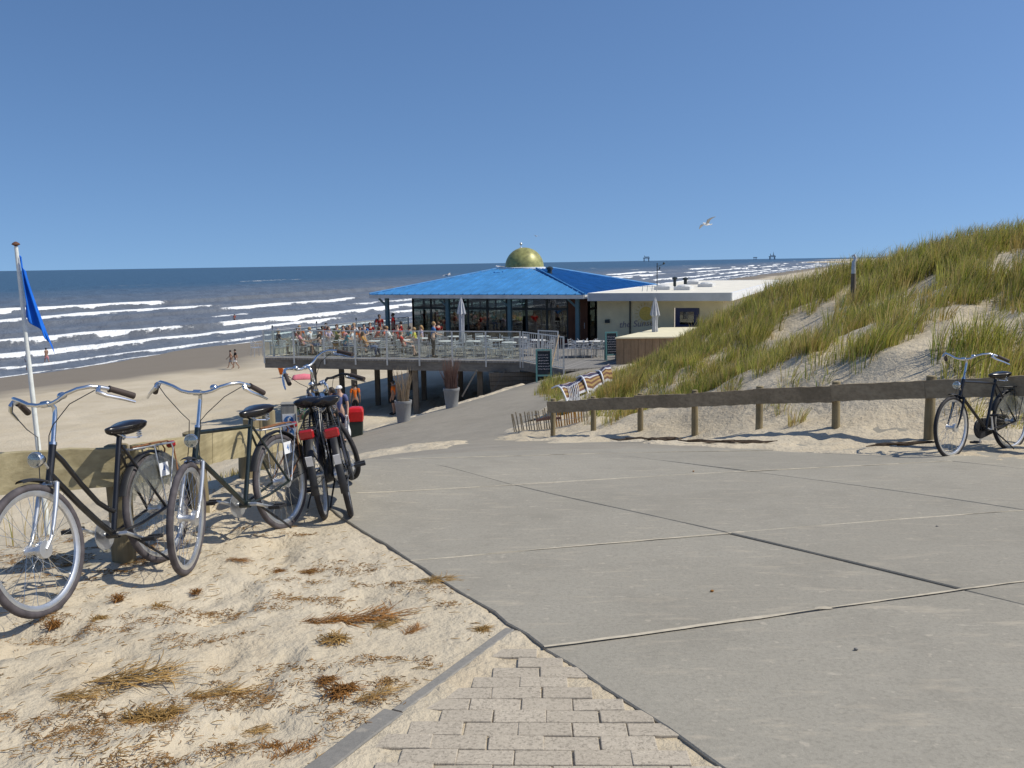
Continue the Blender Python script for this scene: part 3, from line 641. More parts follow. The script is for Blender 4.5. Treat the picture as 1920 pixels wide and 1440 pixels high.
# ================================================================== BICYCLES
def arc(c, r, a0, a1, n, y=0): return [(c[0] + r * math.cos(R(a0 + (a1 - a0) * i / n)), y, c[1] + r * math.sin(R(a0 + (a1 - a0) * i / n))) for i in range(n + 1)]
def strip_arc(mb, c, r, a0, a1, w, n=22, th=.004):
    """curved mudguard: arc swept with a shallow arched cross section"""
    prof = [(-w / 2, -.010), (-w / 2 * .7, -.002), (0, .003), (w / 2 * .7, -.002), (w / 2, -.010)]; vs = []; m = len(prof); fs = []
    for i in range(n + 1):
        a = R(a0 + (a1 - a0) * i / n)
        for e in (0, th):
            for y, dr in prof: vs.append((c[0] + (r + dr + e) * math.cos(a), y, c[1] + (r + dr + e) * math.sin(a)))
    for i in range(n):
        b = i * 2 * m; d = b + 2 * m
        for k in range(m - 1): fs += [(b + k, b + k + 1, d + k + 1, d + k), (b + m + k, d + m + k, d + m + k + 1, b + m + k + 1)]
        fs += [(b, d, d + m, b + m), (b + m - 1, b + 2 * m - 1, d + 2 * m - 1, d + m - 1)]
    return mb.add(vs, fs)
WR = .345; WB = 1.10
def wheel(root, cx, xf, name, tyre_mat, drum):
    c = (cx, WR); rim = MB(xf); n = 48
    prof = [(.281, -.007), (.294, -.014), (.309, -.0135), (.309, .0135), (.294, .014), (.281, .007)]; vs = []; fs = []; m = len(prof)
    for i in range(n):
        a = 2 * math.pi * i / n
        for rr, y in prof: vs.append((c[0] + rr * math.cos(a), y, c[1] + rr * math.sin(a)))
    for i in range(n):
        for k in range(m): fs.append((i * m + k, i * m + (k + 1) % m, ((i + 1) % n) * m + (k + 1) % m, ((i + 1) % n) * m + k))
    w = rim.add(vs, fs).build(name, 'aluminium', root, smooth=True)
    MB(xf).tube(arc(c, .325, 0, 360 * 47 / 48, 47), .0205, 10, closed=True).build('tyre', tyre_mat, w, smooth=True)
    hub = MB(xf).tube([(cx, -.055, WR), (cx, -.048, WR), (cx, -.047, WR), (cx, -.03, WR), (cx, .03, WR), (cx, .047, WR), (cx, .048, WR), (cx, .055, WR)], [.012, .012, .034, .02, .02, .034, .012, .012], 14)
    if drum: hub.tube([(cx, .030, WR), (cx, .031, WR), (cx, .058, WR), (cx, .06, WR)], [.02, .046, .046, .02], 18)
    hub.build('hub', 'aluminium', w, smooth=True)
    sp_ = MB(xf)
    for k in range(36):
        a = 2 * math.pi * k / 36; s = 1 if k % 2 else -1; b = a + (.9 if (k // 2) % 2 else -.9) * .55
        sp_.tube([(cx + .03 * math.cos(b), .042 * s, WR + .03 * math.sin(b)), (cx + .29 * math.cos(a), .003 * s, WR + .29 * math.sin(a))], .00125, 4, cap=False)
    sp_.build('spokes', 'chrome', w)
    return w
def saddle(root, x, z, mat='black_vinyl'):
    secs = [(-.135, .055, .034, .0), (-.12, .100, .052, .0), (-.075, .114, .060, .0), (-.02, .092, .056, -.006), (.04, .054, .046, -.012), (.10, .034, .038, -.012), (.135, .023, .028, -.012), (.148, .008, .012, -.012)]
    vs = []; fs = []; n = 14
    for dx, hw, th, dz in secs:
        for k in range(n):
            a = 2 * math.pi * k / n; zz = math.sin(a); zz = zz * (.45 if zz > 0 else 1.0); vs.append((x + dx, hw * math.cos(a), z + dz + th * zz))
    for i in range(len(secs) - 1):
        for k in range(n): fs.append((i * n + k, i * n + (k + 1) % n, (i + 1) * n + (k + 1) % n, (i + 1) * n + k))
    fs += [tuple(range(n))[::-1], tuple((len(secs) - 1) * n + k for k in range(n))]
    s = MB().add(vs, fs).build('saddle', mat, root, smooth=True)
    sp_ = MB()
    for y in (-.055, .055):
        sp_.tube([(x - .085 + .014 * math.cos(k * .9), y + .014 * math.sin(k * .9), z - .085 + k * .0017) for k in range(40)], .0035, 5)
        sp_.tube([(x - .085, y, z - .09), (x, y * .3, z - .075), (x + .11, y * .25, z - .03)], .005, 6)
    sp_.build('springs', 'chrome', s)
    return s
def bicycle(label, frame_style, frame_mat, steer, tyre='rubber', number=None, guard=True, case=True, bar='silver', rack='aluminium', guard_mat='black_plastic', low_bar=False, fork_mat='aluminium', tail=False, crank=20, front_guard=(84, 114), strap=True, bw=1.0):
    root = empty('bicycle', (0, 0, 0), label=label, cat='bicycle', group='parked bicycles')
    S0 = Vector((.925, 0, .69)); ax = Vector((-.357, 0, .934)).normalized(); Q = Matrix.Rotation(R(steer), 3, ax)
    st = lambda p: S0 + Q @ (Vector(p) - S0)
    wheel(root, 0, None, 'rear_wheel', tyre, True); wheel(root, WB, st, 'front_wheel', tyre, True)
    BB = (.47, 0, .285); SC = (.285, 0, .80)
    f = MB(); f.tube([(.858, 0, .865), (.932, 0, .672)], .019, 12)
    f.tube([BB, SC, (.27, 0, .84)], .0165, 12); f.tube([(.47, -.036, .285), (.47, .036, .285)], .025, 14)
    if frame_style == 'ladies':
        f.tube([(.868, 0, .835), (.80, 0, .77), (.68, 0, .62), (.56, 0, .49), (.47, 0, .43), (.425, 0, .41)], .0145, 10)
        f.tube([(.915, 0, .715), (.85, 0, .645), (.72, 0, .51), (.58, 0, .375), BB], .0175, 10)
    else:
        f.tube([(.868, 0, .838), (.30, 0, .795)], .0145, 10); f.tube([(.92, 0, .70), BB], .0165, 10)
    for y in (-1, 1):
        f.tube([(.285, .016 * y, .785), (.12, .05 * y, .52), (0, .066 * y, WR)], .0085, 8); f.tube([(.45, .03 * y, .285), (.26, .055 * y, .30), (0, .066 * y, WR)], .0095, 8)
    f.build('frame', frame_mat, root, smooth=True)
    fk = MB(st)
    fk.tube([(.935, -.05, .662), (.935, .05, .662)], .016, 10)
    for y in (-1, 1): fk.tube([(.935, .05 * y, .668), (.972, .056 * y, .57), (1.02, .058 * y, .455), (1.055, .058 * y, .39), (1.10, .058 * y, WR)], [.0145, .0135, .011, .0095, .009], 10)
    fk.build('fork', fork_mat, root, smooth=True)
    MB().tube([SC, (.258, 0, .865)], .0128, 10).tube([(.256, 0, .845), (.252, 0, .875)], .018, 10).build('seat_post', 'chrome', root, smooth=True)
    saddle(root, .235, .905)
    bz = .95 if low_bar else 1.09
    stem = MB(st).tube([(.858, 0, .865), (.852, 0, .88)], .021, 12).tube([(.855, 0, .87), (.80, 0, bz - .06), (.797, 0, bz - .025), (.815, 0, bz - .005), (.86, 0, bz)], .0125, 10).tube([(.86, -.022, bz), (.86, .022, bz)], .019, 10)
    stem.build('stem', 'chrome', root, smooth=True)
    up = .0 if low_bar else .055; BY = lambda p: (p[0], p[1] * bw, p[2])
    hp = [(.86, 0, bz), (.865, .05, bz), (.873, .095, bz + .012), (.868, .145, bz + up * .7), (.845, .20, bz + up), (.80, .245, bz + up + .004), (.745, .280, bz + up - .012), (.69, .305, bz + up - .032), (.60, .345, bz + up - .075)]
    hp = [BY(p) for p in hp]
    h = MB(st).tube([(x, -y, z) for x, y, z in hp[:0:-1]] + hp, .0112, 10).build('handlebar', 'black_plastic' if bar == 'black' else 'chrome', root, smooth=True)
    for y in (-1, 1):
        MB(st).tube([(x, y * yy_ * bw, z) for x, yy_, z in ((.715, .293, bz + up - .023), (.70, .300, bz + up - .028), (.65, .323, bz + up - .051), (.588, .3505, bz + up - .0805))], [.020, .0165, .0175, .0185], 10).build('grip', 'grip_brown', h, smooth=True)
        MB(st).tube([(.765, y * bw * .268, bz + up - .008), (.79, y * bw * .278, bz + up - .032), (.765, y * bw * .310, bz + up - .058), (.70, y * bw * .350, bz + up - .085), (.635, y * bw * .385, bz + up - .115)], [.016, .014, .010, .009, .007], 8).build('brake_lever', 'chrome', h, smooth=True)
    MB(st).ell((.846, .10, bz + .032), (.026, .026, .02)).tube([(.862, .09, bz + .01), (.848, .10, bz + .03)], .006, 6).build('bell', 'chrome', h, smooth=True)
    cb = MB(st)
    for y in (-1, 1): cb.tube([(.79, y * bw * .262, bz + up - .02), (.90, y * bw * .18, bz - .02), (.93, y * .08, bz - .12), (.915, y * .035, .92), (.945, y * .03, .78), (.955, y * .045, .60), (1.05, y * .066, .41)], .0028, 5)
    cb.build('cable', 'black_plastic', root, smooth=True)
    hl = MB(st).tube([(.935, 0, .80), (.955, 0, .802), (.985, 0, .805), (1.005, 0, .806), (1.012, 0, .806)], [.012, .026, .041, .043, .040], 18).tube([(.91, 0, .73), (.95, 0, .80)], .007, 6).build('headlight', 'chrome', root, smooth=True)
    MB(st).tube([(1.0125, 0, .806), (1.018, 0, .806)], [.038, .030], 18).build('lens', 'lamp_lens', hl, smooth=True)
    mg = strip_arc(MB(st), (WB, WR), .368, front_guard[0], front_guard[1], .05, 16)
    for y in (-1, 1): mg.tube([(1.04 + .0, y * .024, .70), (1.10, y * .062, WR)], .0025, 5) if front_guard[1] - front_guard[0] > 80 else None
    mg.build('front_mudguard', guard_mat, root, smooth=True)
    rm = strip_arc(MB(), (0, WR), .370, 22, 190, .056, 30)
    for y in (-1, 1): rm.tube([(-.364, y * .027, .36), (0, y * .07, WR)], .0027, 5)
    rm.build('rear_mudguard', guard_mat, root, smooth=True)
    if guard:
        g = MB()
        for y in (-.05, .05):
            o_ = arc((0, WR), .352, 30, 150, 20, y); i_ = arc((0, WR), .150, 150, 30, 12, y * 1.15); poly = o_ + i_
            inner = i_[::-1]; inner = [inner[int(q * 12 / 20)] for q in range(21)]; e_ = .002 if y > 0 else -.002
            vs = [p for q in range(21) for p in (o_[q], inner[q])]; vs += [(a, b + e_, c) for a, b, c in vs]
            fs = []
            for q in range(20): fs += [(2 * q, 2 * q + 2, 2 * q + 3, 2 * q + 1), (42 + 2 * q, 42 + 2 * q + 1, 42 + 2 * q + 3, 42 + 2 * q + 2), (2 * q, 42 + 2 * q, 44 + 2 * q, 2 * q + 2), (2 * q + 1, 2 * q + 3, 45 + 2 * q, 43 + 2 * q)]
            g.add(vs, fs + [(0, 1, 43, 42), (40, 82, 83, 41)])
        g.build('coat_guard', 'navy_plastic' if guard == 'solid' else 'coat_guard', root)
    # transmission
    cr = MB().tube([(.47, -.055, .285), (.47, -.06, .285)], .088, 26)
    cr.build('chainring', 'aluminium', root, smooth=True)
    if case:
        o_ = arc((.47, .285), .115, -95, 92, 16) + arc((0, WR), .072, 92, 268, 12)
        n = len(o_); MB().add([(x, -.050, z) for x, y, z in o_] + [(x, -.078, z) for x, y, z in o_], [tuple(range(n)), tuple(range(n, 2 * n))[::-1]] + [(i, (i + 1) % n, n + (i + 1) % n, n + i) for i in range(n)]).build('chain_case', guard_mat, root, bevel=.006)
    ck = MB()
    for s in (-1, 1):
        a = R(crank + (180 if s > 0 else 0)); e = (.47 + .165 * math.cos(a), .088 * s, .285 + .165 * math.sin(a))
        ck.tube([(.47, .0, .285), (.47, .082 * s, .285), e], [.014, .012, .010], 8); ck.tube([e, (e[0], e[1] + .02 * s, e[2])], .010, 8)
    c_ = ck.build('crank', 'aluminium', root, smooth=True)
    for s in (-1, 1):
        a = R(crank + (180 if s > 0 else 0)); e = (.47 + .165 * math.cos(a), .145 * s, .285 + .165 * math.sin(a))
        MB().box((e[0] + .036, e[1], e[2]), (.020, .092, .024)).box((e[0] - .036, e[1], e[2]), (.020, .092, .024)).box((e[0], e[1] - .042, e[2]), (.06, .010, .014)).box((e[0], e[1] + .042, e[2]), (.06, .010, .014)).tube([(e[0], e[1] - .045, e[2]), (e[0], e[1] + .045, e[2])], .010, 8).build('pedal', 'black_plastic', c_, bevel=.003)
    # carrier with straps
    rk = MB()
    for y in (-1, 1):
        rk.tube([(.20, .03 * y, .75), (.17, .06 * y, .75), (-.18, .062 * y, .738), (-.225, .05 * y, .738), (-.235, 0, .738)], .005, 7)
        rk.tube([(-.17, .062 * y, .738), (-.18, .064 * y, .70), (-.02, .075 * y, WR)], .0045, 7); rk.tube([(.02, .062 * y, .742), (0, .074 * y, WR + .02)], .0045, 7)
    for x in (.12, .02, -.08, -.17): rk.tube([(x, -.062, .741), (x, .062, .741)], .004, 6)
    rk_ = rk.build('carrier', rack, root, smooth=True)
    if strap:
        sm = MB()
        for y in (-.02, .02): sm.tube([(.15, y, .756), (-.05, y * 1.2, .758), (-.19, y * 1.3, .755), (-.24, y * 1.6, .70), (-.19, y * 2 + .03 * (1 if y > 0 else -1), .50), (-.02, y * 3.6, .37)], .0055, 6)
        sm.build('strap', 'leather_strap', rk_, smooth=True)
    tl = MB().box((-.265 if not tail else -.29, 0, .725), (.04, .11 if tail else .06, .07 if tail else .045)).build('rear_light', 'red_reflector', root, bevel=.012)
    if tail:
        MB().box((-.392, 0, .545), (.004, .048, .085), Matrix.Rotation(R(-24), 3, 'Y')).build('sticker', 'white_paint', root)
    MB().tube([(.40, .045, .27), (.36, .075, .22), (.24, .13, .10), (.19, .15, .045)], [.009, .008, .007, .008], 8).build('kickstand', 'black_plastic', root, smooth=True)
    if number:
        t = MB().box((-.03, .072, .585), (.10, .003, .085)).build('number_card', 'white_paint', root)
        text('numeral', number, .062, 'sticker_blue', t, (-.03, .0745, .585), (R(90), 0, R(180)))
    return root
def park(root, front, heading_to_rear, lean, sink=.012, z0=None):
    """stand a bicycle: front contact point, direction towards the rear wheel, lean (deg, + = towards its right)"""
    d = Vector((*heading_to_rear, 0)).normalized(); rear = Vector((front[0], front[1], 0)) + d * WB
    zf, zr = ground(front[0], front[1]) - sink, ground(rear.x, rear.y) - sink
    if z0: zf, zr = z0
    pf = Vector((front[0], front[1], zf)); pr = Vector((rear.x, rear.y, zr)); f = (pf - pr).normalized(); l = Vector((0, 0, 1)).cross(f).normalized(); u = f.cross(l)
    M = Matrix((f, l, u)).transposed(); root.matrix_world = Matrix.Translation(pr) @ (M @ Matrix.Rotation(R(lean), 3, 'X')).to_4x4()
    return root
park(bicycle('black step-through bicycle with number card, nearest to the camera at far left', 'ladies', 'black_paint', -2, 'grey_rubber', '4', case=False, crank=25), (-2.43, 4.40), (.174, .985), 8)
park(bicycle('black bicycle with straight top tube and turned front wheel, second from left', 'gents', 'green_black_paint', 21, 'grey_rubber', '4', case=False, guard=False, crank=20), (-1.97, 5.22), (.285, .958), 6.5)
b3 = bicycle('black bicycle with high silver handlebar, seen from behind beside the sticker post', 'ladies', 'black_paint', 34, bw=.88, guard='solid', tail=True, rack='black_plastic', fork_mat='black_paint', crank=60, strap=False)
park(b3, (-1.60, 7.76), (.13, -.99), -7, .0)
b4 = bicycle('black bicycle with navy coat guards standing on the edge of the slabs', 'ladies', 'black_paint', 28, bw=.7, guard='solid', tail=True, rack='black_plastic', low_bar=True, bar='black', fork_mat='black_paint', crank=170, strap=False)
zs = [H(-1.49, 7.75) + .008, H(-1.26, 6.67) + .008]
park(b4, (-1.49, 7.75), (.21, -.98), -10, 0, zs)
b5 = bicycle('black bicycle with full chain case leaning on the fence below the dune', 'gents', 'black_paint', 6, crank=-100, fork_mat='black_paint', number=None, rack='black_plastic', strap=False)
park(b5, (4.83, 9.56), (.87, .49), 6, .02)

# ================================================================== FLAG POLE AND FLAG
FY = 14.0; base = at(77, 850, FY); top = at(30, 462, FY); fx = (base.x + top.x) / 2
fp = empty('flagpole', (base.x, FY, H(base.x, FY)), label='tall white flagpole on the beach behind the left bicycle', cat='flagpole')
ht = top.z - H(base.x, FY); lx = (top.x - base.x) * 1.0
MB().tube([(-lx * .3, 0, -.4), (0, 0, .0), (lx * .5, 0, ht * .5), (lx, 0, ht)], [.046, .045, .038, .028], 12).build('pole', 'pole_white', fp, smooth=True)
MB().lathe([(.012, 0), (.03, .012), (.062, .03), (.05, .05), (.02, .07), (.004, .075)], (lx, 0, ht), 14).build('finial', 'stripe_brown', fp, smooth=True)
# hanging flag: gathered cloth falling in folds from the hoist
def flag():
    nu, nv = 26, 34; vs = []; hoist = 1.25; n0 = at(33, 478, FY); 
    for j in range(nv + 1):
        v = j / nv
        for i in range(nu + 1):
            u = i / nu
            hz = n0.z - v * hoist * .78 - (u ** 1.2) * (.30 + .30 * v)
            spread = (.07 + .46 * v ** 1.3) * u
            pole_x = base.x + lx * (hz - H(base.x, FY)) / ht + .045
            fold = math.sin(u * 15 + v * 2.0) * .055 * (.35 + .65 * v) * min(1, u * 4)
            vs.append((pole_x + spread * .75 + .02 * math.sin(u * 9 + 3 * v), FY - .02 + fold + spread * .15, hz))
    fs = [(j * (nu + 1) + i, j * (nu + 1) + i + 1, (j + 1) * (nu + 1) + i + 1, (j + 1) * (nu + 1) + i) for j in range(nv) for i in range(nu)]
    return vs, fs
vs, fs = flag(); me = bpy.data.meshes.new('flag'); me.from_pydata(vs, [], fs); me.materials.append(MATS['flag_blue']); me.materials.append(MATS['flag_white'])
for k, p in enumerate(me.polygons):
    i, j = k % 26, k // 26; p.material_index = 1 if (i < 4 and 9 < j < 27) else 0
me.shade_smooth(); fo_ = link('flag', me, None); sm_ = fo_.modifiers.new('thick', 'SOLIDIFY'); sm_.thickness = .003
tag(fo_, 'blue flag with a white part, hanging limp from the pole', 'flag')

# ================================================================== PEOPLE
def skinned(name, V, E, RAD, sub=1):
    me = bpy.data.meshes.new(name); me.from_pydata(V, E, []); o = bpy.data.objects.new(name, me); COL.objects.link(o)
    m = o.modifiers.new('skin', 'SKIN'); m.use_smooth_shade = True; m.branch_smoothing = .4
    for i, r in enumerate(RAD):
        d = me.skin_vertices[0].data[i]; d.radius = r if isinstance(r, tuple) else (r, r); d.use_root = (i == 0)
    if sub: s = o.modifiers.new('sub', 'SUBSURF'); s.levels = sub; s.render_levels = sub
    dg = bpy.context.evaluated_depsgraph_get(); dg.update(); out = bpy.data.meshes.new_from_object(o.evaluated_get(dg)); out.name = name
    bpy.data.objects.remove(o); out.shade_smooth(); return out
def J(pose):
    """joint table for a 1.75 m figure facing +X, left = +Y"""
    j = dict(pelvis=(0, 0, .95), spine=(.0, 0, 1.12), chest=(.015, 0, 1.30), neckb=(-.005, 0, 1.455), neck=(.01, 0, 1.53), head=(.03, 0, 1.61), crown=(.02, 0, 1.685),
             sl=(-.005, .175, 1.42), sr=(-.005, -.175, 1.42), el=(-.03, .225, 1.13), er=(-.03, -.225, 1.13), wl=(.05, .235, .89), wr=(.05, -.235, .89), hl=(.075, .23, .80), hr=(.075, -.23, .80),
             pl=(0, .09, .90), pr=(0, -.09, .90), kl=(.02, .10, .50), kr=(.02, -.10, .50), al=(-.02, .10, .09), ar=(-.02, -.10, .09), tl=(.13, .12, .035), tr=(.13, -.12, .035))
    j = {k: Vector(v) for k, v in j.items()}
    def mv(names, d):
        for n in names.split(): j[n] += Vector(d)
    if pose == 'walk':
        j['kl'] = Vector((.16, .10, .54)); j['al'] = Vector((.27, .10, .13)); j['tl'] = Vector((.40, .11, .12)); j['kr'] = Vector((-.06, -.10, .49)); j['ar'] = Vector((-.28, -.10, .16)); j['tr'] = Vector((-.17, -.11, .04))
        j['el'] += Vector((-.12, 0, .02)); j['wl'] += Vector((-.16, 0, .05)); j['hl'] += Vector((-.16, 0, .06)); j['er'] += Vector((.12, 0, .03)); j['wr'] += Vector((.22, .02, .10)); j['hr'] += Vector((.26, .03, .13))
    if pose == 'talk':
        j['er'] = Vector((.06, -.25, 1.16)); j['wr'] = Vector((.27, -.16, 1.22)); j['hr'] = Vector((.34, -.13, 1.26)); mv('kl al tl', (.06, .03, 0))
    if pose == 'tray':
        j['el'] = Vector((.05, .25, 1.16)); j['wl'] = Vector((.28, .20, 1.14)); j['hl'] = Vector((.36, .18, 1.16)); j['er'] = Vector((.08, -.24, 1.15)); j['wr'] = Vector((.28, -.16, 1.10)); j['hr'] = Vector((.36, -.13, 1.11))
        mv('chest neckb neck head crown sl sr', (.04, 0, -.01))
    if pose in ('sit', 'lounge', 'lean'):
        mv('pelvis spine chest neckb neck head crown sl sr el er wl wr hl hr pl pr', (0, 0, -.42))
        for s, y in (('l', 1), ('r', -1)):
            j['k' + s] = Vector((.45, .11 * y, .50)); j['a' + s] = Vector((.43, .11 * y, .09)); j['t' + s] = Vector((.58, .13 * y, .035))
            j['e' + s] = Vector((.08, .26 * y, .80)); j['w' + s] = Vector((.30, .20 * y, .74)); j['h' + s] = Vector((.385, .17 * y, .745))
        if pose == 'lounge':
            mv('spine', (-.06, 0, -.01)); mv('chest', (-.13, 0, -.03)); mv('neckb sl sr', (-.19, 0, -.05)); mv('neck head crown', (-.19, 0, -.06)); mv('el er', (-.12, 0, -.04)); mv('wl wr hl hr', (-.06, 0, -.03))
            j['al'] += Vector((.16, 0, .02)); j['tl'] += Vector((.16, 0, .05))
        if pose == 'lean':
            mv('spine', (.04, 0, 0)); mv('chest', (.12, 0, -.02)); mv('neckb sl sr', (.19, 0, -.05)); mv('neck head crown', (.23, 0, -.06)); mv('el er wl wr hl hr', (.13, 0, .02))
    return j
_pose = {}
def pose_meshes(pose):
    if pose in _pose: return _pose[pose]
    j = J(pose); V = []; E = []; RD = []; ix = {}
    def pt(n, p, r, par=None):
        V.append(tuple(p)); RD.append(r); ix[n] = len(V) - 1
        if par is not None: E.append((ix[par], ix[n]))
    pt('pelvis', j['pelvis'], (.135, .10)); pt('spine', j['spine'], (.12, .09), 'pelvis'); pt('chest', j['chest'], (.145, .105), 'spine'); pt('neckb', j['neckb'], .07, 'chest'); pt('neck', j['neck'], .052, 'neckb')
    pt('head', j['head'], (.078, .095), 'neck'); pt('crown', j['crown'], (.066, .078), 'head')
    for s in 'lr':
        y = 1 if s == 'l' else -1
        pt('s' + s, j['s' + s], .058, 'neckb'); pt('e' + s, j['e' + s], .041, 's' + s); pt('w' + s, j['w' + s], .027, 'e' + s); pt('h' + s, j['h' + s], (.036, .017), 'w' + s)
        d = (j['h' + s] - j['w' + s]).normalized(); side = d.cross(Vector((0, y, 0))).normalized() if abs(d.y) < .9 else Vector((1, 0, 0))
        for q, (o_, ln, r) in enumerate(((-.027, .062, .0085), (-.009, .075, .009), (.009, .070, .009), (.026, .055, .008))):
            f1 = j['h' + s] + d * .03 + side * o_; f2 = f1 + d * ln * .6 + Vector((0, -y * .006, -.006)); f3 = f2 + d * ln * .4 + Vector((0, -y * .014, -.012))
            pt('f%d%s' % (q, s), f1, r, 'h' + s); pt('g%d%s' % (q, s), f2, r * .95, 'f%d%s' % (q, s)); pt('i%d%s' % (q, s), f3, r * .85, 'g%d%s' % (q, s))
        th = j['h' + s] - d * .02 + side * .038; pt('th' + s, th, .010, 'h' + s); pt('ti' + s, th + d * .045 + side * .016, .009, 'th' + s)
        pt('p' + s, j['p' + s], .088, 'pelvis'); m = j['p' + s].lerp(j['k' + s], .5); pt('m' + s, m, .074, 'p' + s); pt('k' + s, j['k' + s], .053, 'm' + s); c = j['k' + s].lerp(j['a' + s], .35) + Vector((-.015, 0, 0)); pt('c' + s, c, .053, 'k' + s); pt('a' + s, j['a' + s], .035, 'c' + s)
        pt('t' + s, j['t' + s], (.042, .026), 'a' + s)
    body = skinned('body', V, E, RD)
    # face: brow, nose and chin drawn out of the head
    hd = j['head']
    for v in body.vertices:
        q = v.co - hd
        if abs(q.z) < .1 and abs(q.y) < .09 and q.x > .03:
            v.co.x += .028 * math.exp(-((q.y / .016) ** 2 + ((q.z + .005) / .022) ** 2)) + .010 * math.exp(-((q.y / .05) ** 2 + ((q.z + .075) / .02) ** 2)) - .006 * math.exp(-(((abs(q.y) - .03) / .014) ** 2 + ((q.z - .018) / .014) ** 2))
    def sub(names, grow, ends=None):
        VV = []; EE = []; RR = []; mp = {}
        for n in names:
            mp[n] = len(VV); p = Vector(V[ix[n]]); r = RD[ix[n]]; VV.append(p); RR.append(tuple(x + grow for x in (r if isinstance(r, tuple) else (r, r))))
        for a, b in E:
            na, nb = [k for k, q in ix.items() if q == a][0], [k for k, q in ix.items() if q == b][0]
            if na in mp and nb in mp: EE.append((mp[na], mp[nb]))
        for n, par, t, r in (ends or []):
            a, b = Vector(V[ix[par]]), Vector(V[ix[n]]); VV.append(a.lerp(b, t)); RR.append((r, r)); EE.append((mp[par], len(VV) - 1))
        return skinned('cloth', [tuple(p) for p in VV], EE, RR)
    d = dict(body=body)
    d['shirt'] = sub(['pelvis', 'spine', 'chest', 'neckb', 'sl', 'sr'], .016, [('el', 'sl', .62, .062), ('er', 'sr', .62, .062), ('pl', 'pelvis', .25, .115), ('pr', 'pelvis', .25, .115)])
    d['shorts'] = sub(['pelvis', 'pl', 'pr', 'ml', 'mr'], .020, [('kl', 'ml', .62, .085), ('kr', 'mr', .62, .085), ('spine', 'pelvis', .3, .132)])
    d['trousers'] = sub(['pelvis', 'pl', 'pr', 'ml', 'mr', 'kl', 'kr', 'cl', 'cr', 'al', 'ar'], .017, [('spine', 'pelvis', .3, .132)])
    up = (j['crown'] - j['head']).normalized()
    hm = MB().ell(hd + up * .035 + Vector((-.022, 0, .0)), (.098, .092, .096), 14, 10); d['hair'] = hm.mesh('hair', True)
    # trim the front of the cap of hair so that the face stays free
    bm = bmesh.new(); bm.from_mesh(d['hair']); bmesh.ops.delete(bm, geom=[v for v in bm.verts if (v.co - hd).x > .045 and (v.co - hd).z < .055 or (v.co - hd).z < -.06], context='VERTS'); bm.to_mesh(d['hair']); bm.free()
    lm = MB().ell(hd + up * .035 + Vector((-.025, 0, 0)), (.10, .095, .098), 14, 10).tube([hd + Vector((-.06, 0, .06)), hd + Vector((-.085, 0, -.03)), hd + Vector((-.09, 0, -.14)), hd + Vector((-.085, 0, -.21))], [.06, .075, .06, .025], 10); d['long_hair'] = lm.mesh('hair', True)
    bm = bmesh.new(); bm.from_mesh(d['long_hair']); bmesh.ops.delete(bm, geom=[v for v in bm.verts if (v.co - hd).x > .045 and (v.co - hd).z < .055], context='VERTS'); bm.to_mesh(d['long_hair']); bm.free()
    ey = MB()
    for y in (-.031, .031): ey.ell(hd + Vector((.082, y, .018)), (.008, .011, .007), 8, 6)
    d['eyes'] = ey.mesh('eyes', True)
    sh = MB()
    for s in 'lr':
        a, t = j['a' + s], j['t' + s]; dr = Vector((t.x - a.x, t.y - a.y, 0)).normalized(); rot = Matrix((dr, Vector((0, 0, 1)).cross(dr), Vector((0, 0, 1)))).transposed(); sh.ell((a + t) / 2 + Vector((0, 0, -.012)) + dr * .01, (.145, .054, .05), 12, 8, rot)
    d['shoes'] = sh.mesh('shoes', True)
    cp = MB().ell(hd + up * .055 + Vector((-.01, 0, 0)), (.10, .092, .075), 14, 8).box(hd + Vector((.115, 0, .06)), (.10, .13, .012)); d['cap'] = cp.mesh('cap', True)
    _pose[pose] = d; return d
def person(label, x, y, z, face, pose='stand', top='white', legs='shorts:navy', hair='hair:dark', skin='skin', size=1.0, shoes='black', cap=None, group=None):
    d = pose_meshes(pose); root = empty('person', (x, y, z), R(face), label=label, cat='person', group=group); root.scale = (size,) * 3
    def part(name, me, mat):
        o = bpy.data.objects.new(name, me); COL.objects.link(o); o.parent = root
        if not me.materials: me.materials.append(None)
        o.material_slots[0].link = 'OBJECT'; o.material_slots[0].material = MATS[mat]; return o
    part('body', d['body'], skin); part('eyes', d['eyes'], 'eye_dark')
    if top: part('shirt', d['shirt'], 'cloth_' + top)
    if legs: kind, c = legs.split(':'); part(kind, d[kind], 'cloth_' + c)
    if hair: kind, c = hair.split(':'); part('hair', d['hair' if kind == 'hair' else 'long_hair'], 'hair_' + c)
    if shoes: part('shoes', d['shoes'], 'cloth_' + shoes)
    if cap: part('cap', d['cap'], 'cloth_' + cap)
    return root

# ================================================================== TERRACE DECK ON PILES
FLZ = CZ - 4.45                              # floor level of deck and pavilion
def V2(a, b): return Vector((a, b, 0))
D_FL, D_F2, D_F3, D_BL = V2(-12.2, 43.6), V2(.4, 40.1), V2(2.17, 36.8), V2(-6.2, 53.6)
deck = empty('terrace_deck', (0, 0, 0), label='raised wooden terrace on dark piles with glass railing, in front of the pavilion', cat='terrace')
deck_poly = [(-12.2, 43.6), (.4, 40.1), (2.17, 36.8), (4.6, 37.6), (9.4, 38.6), (11.6, 43.0), (4.5, 46.6), (4.7, 50.5), (-5.4, 55.2), (-6.2, 53.6)]
MB().prism(deck_poly, FLZ - .09, FLZ).build('floor', 'deck_floor', deck)
def edge_beam(p, q, h=.42, inset=.0): return MB().beam((p.x, p.y, FLZ - .09 - h / 2), (q.x, q.y, FLZ - .09 - h / 2), .12, h)
inn = V2(.0, .12)
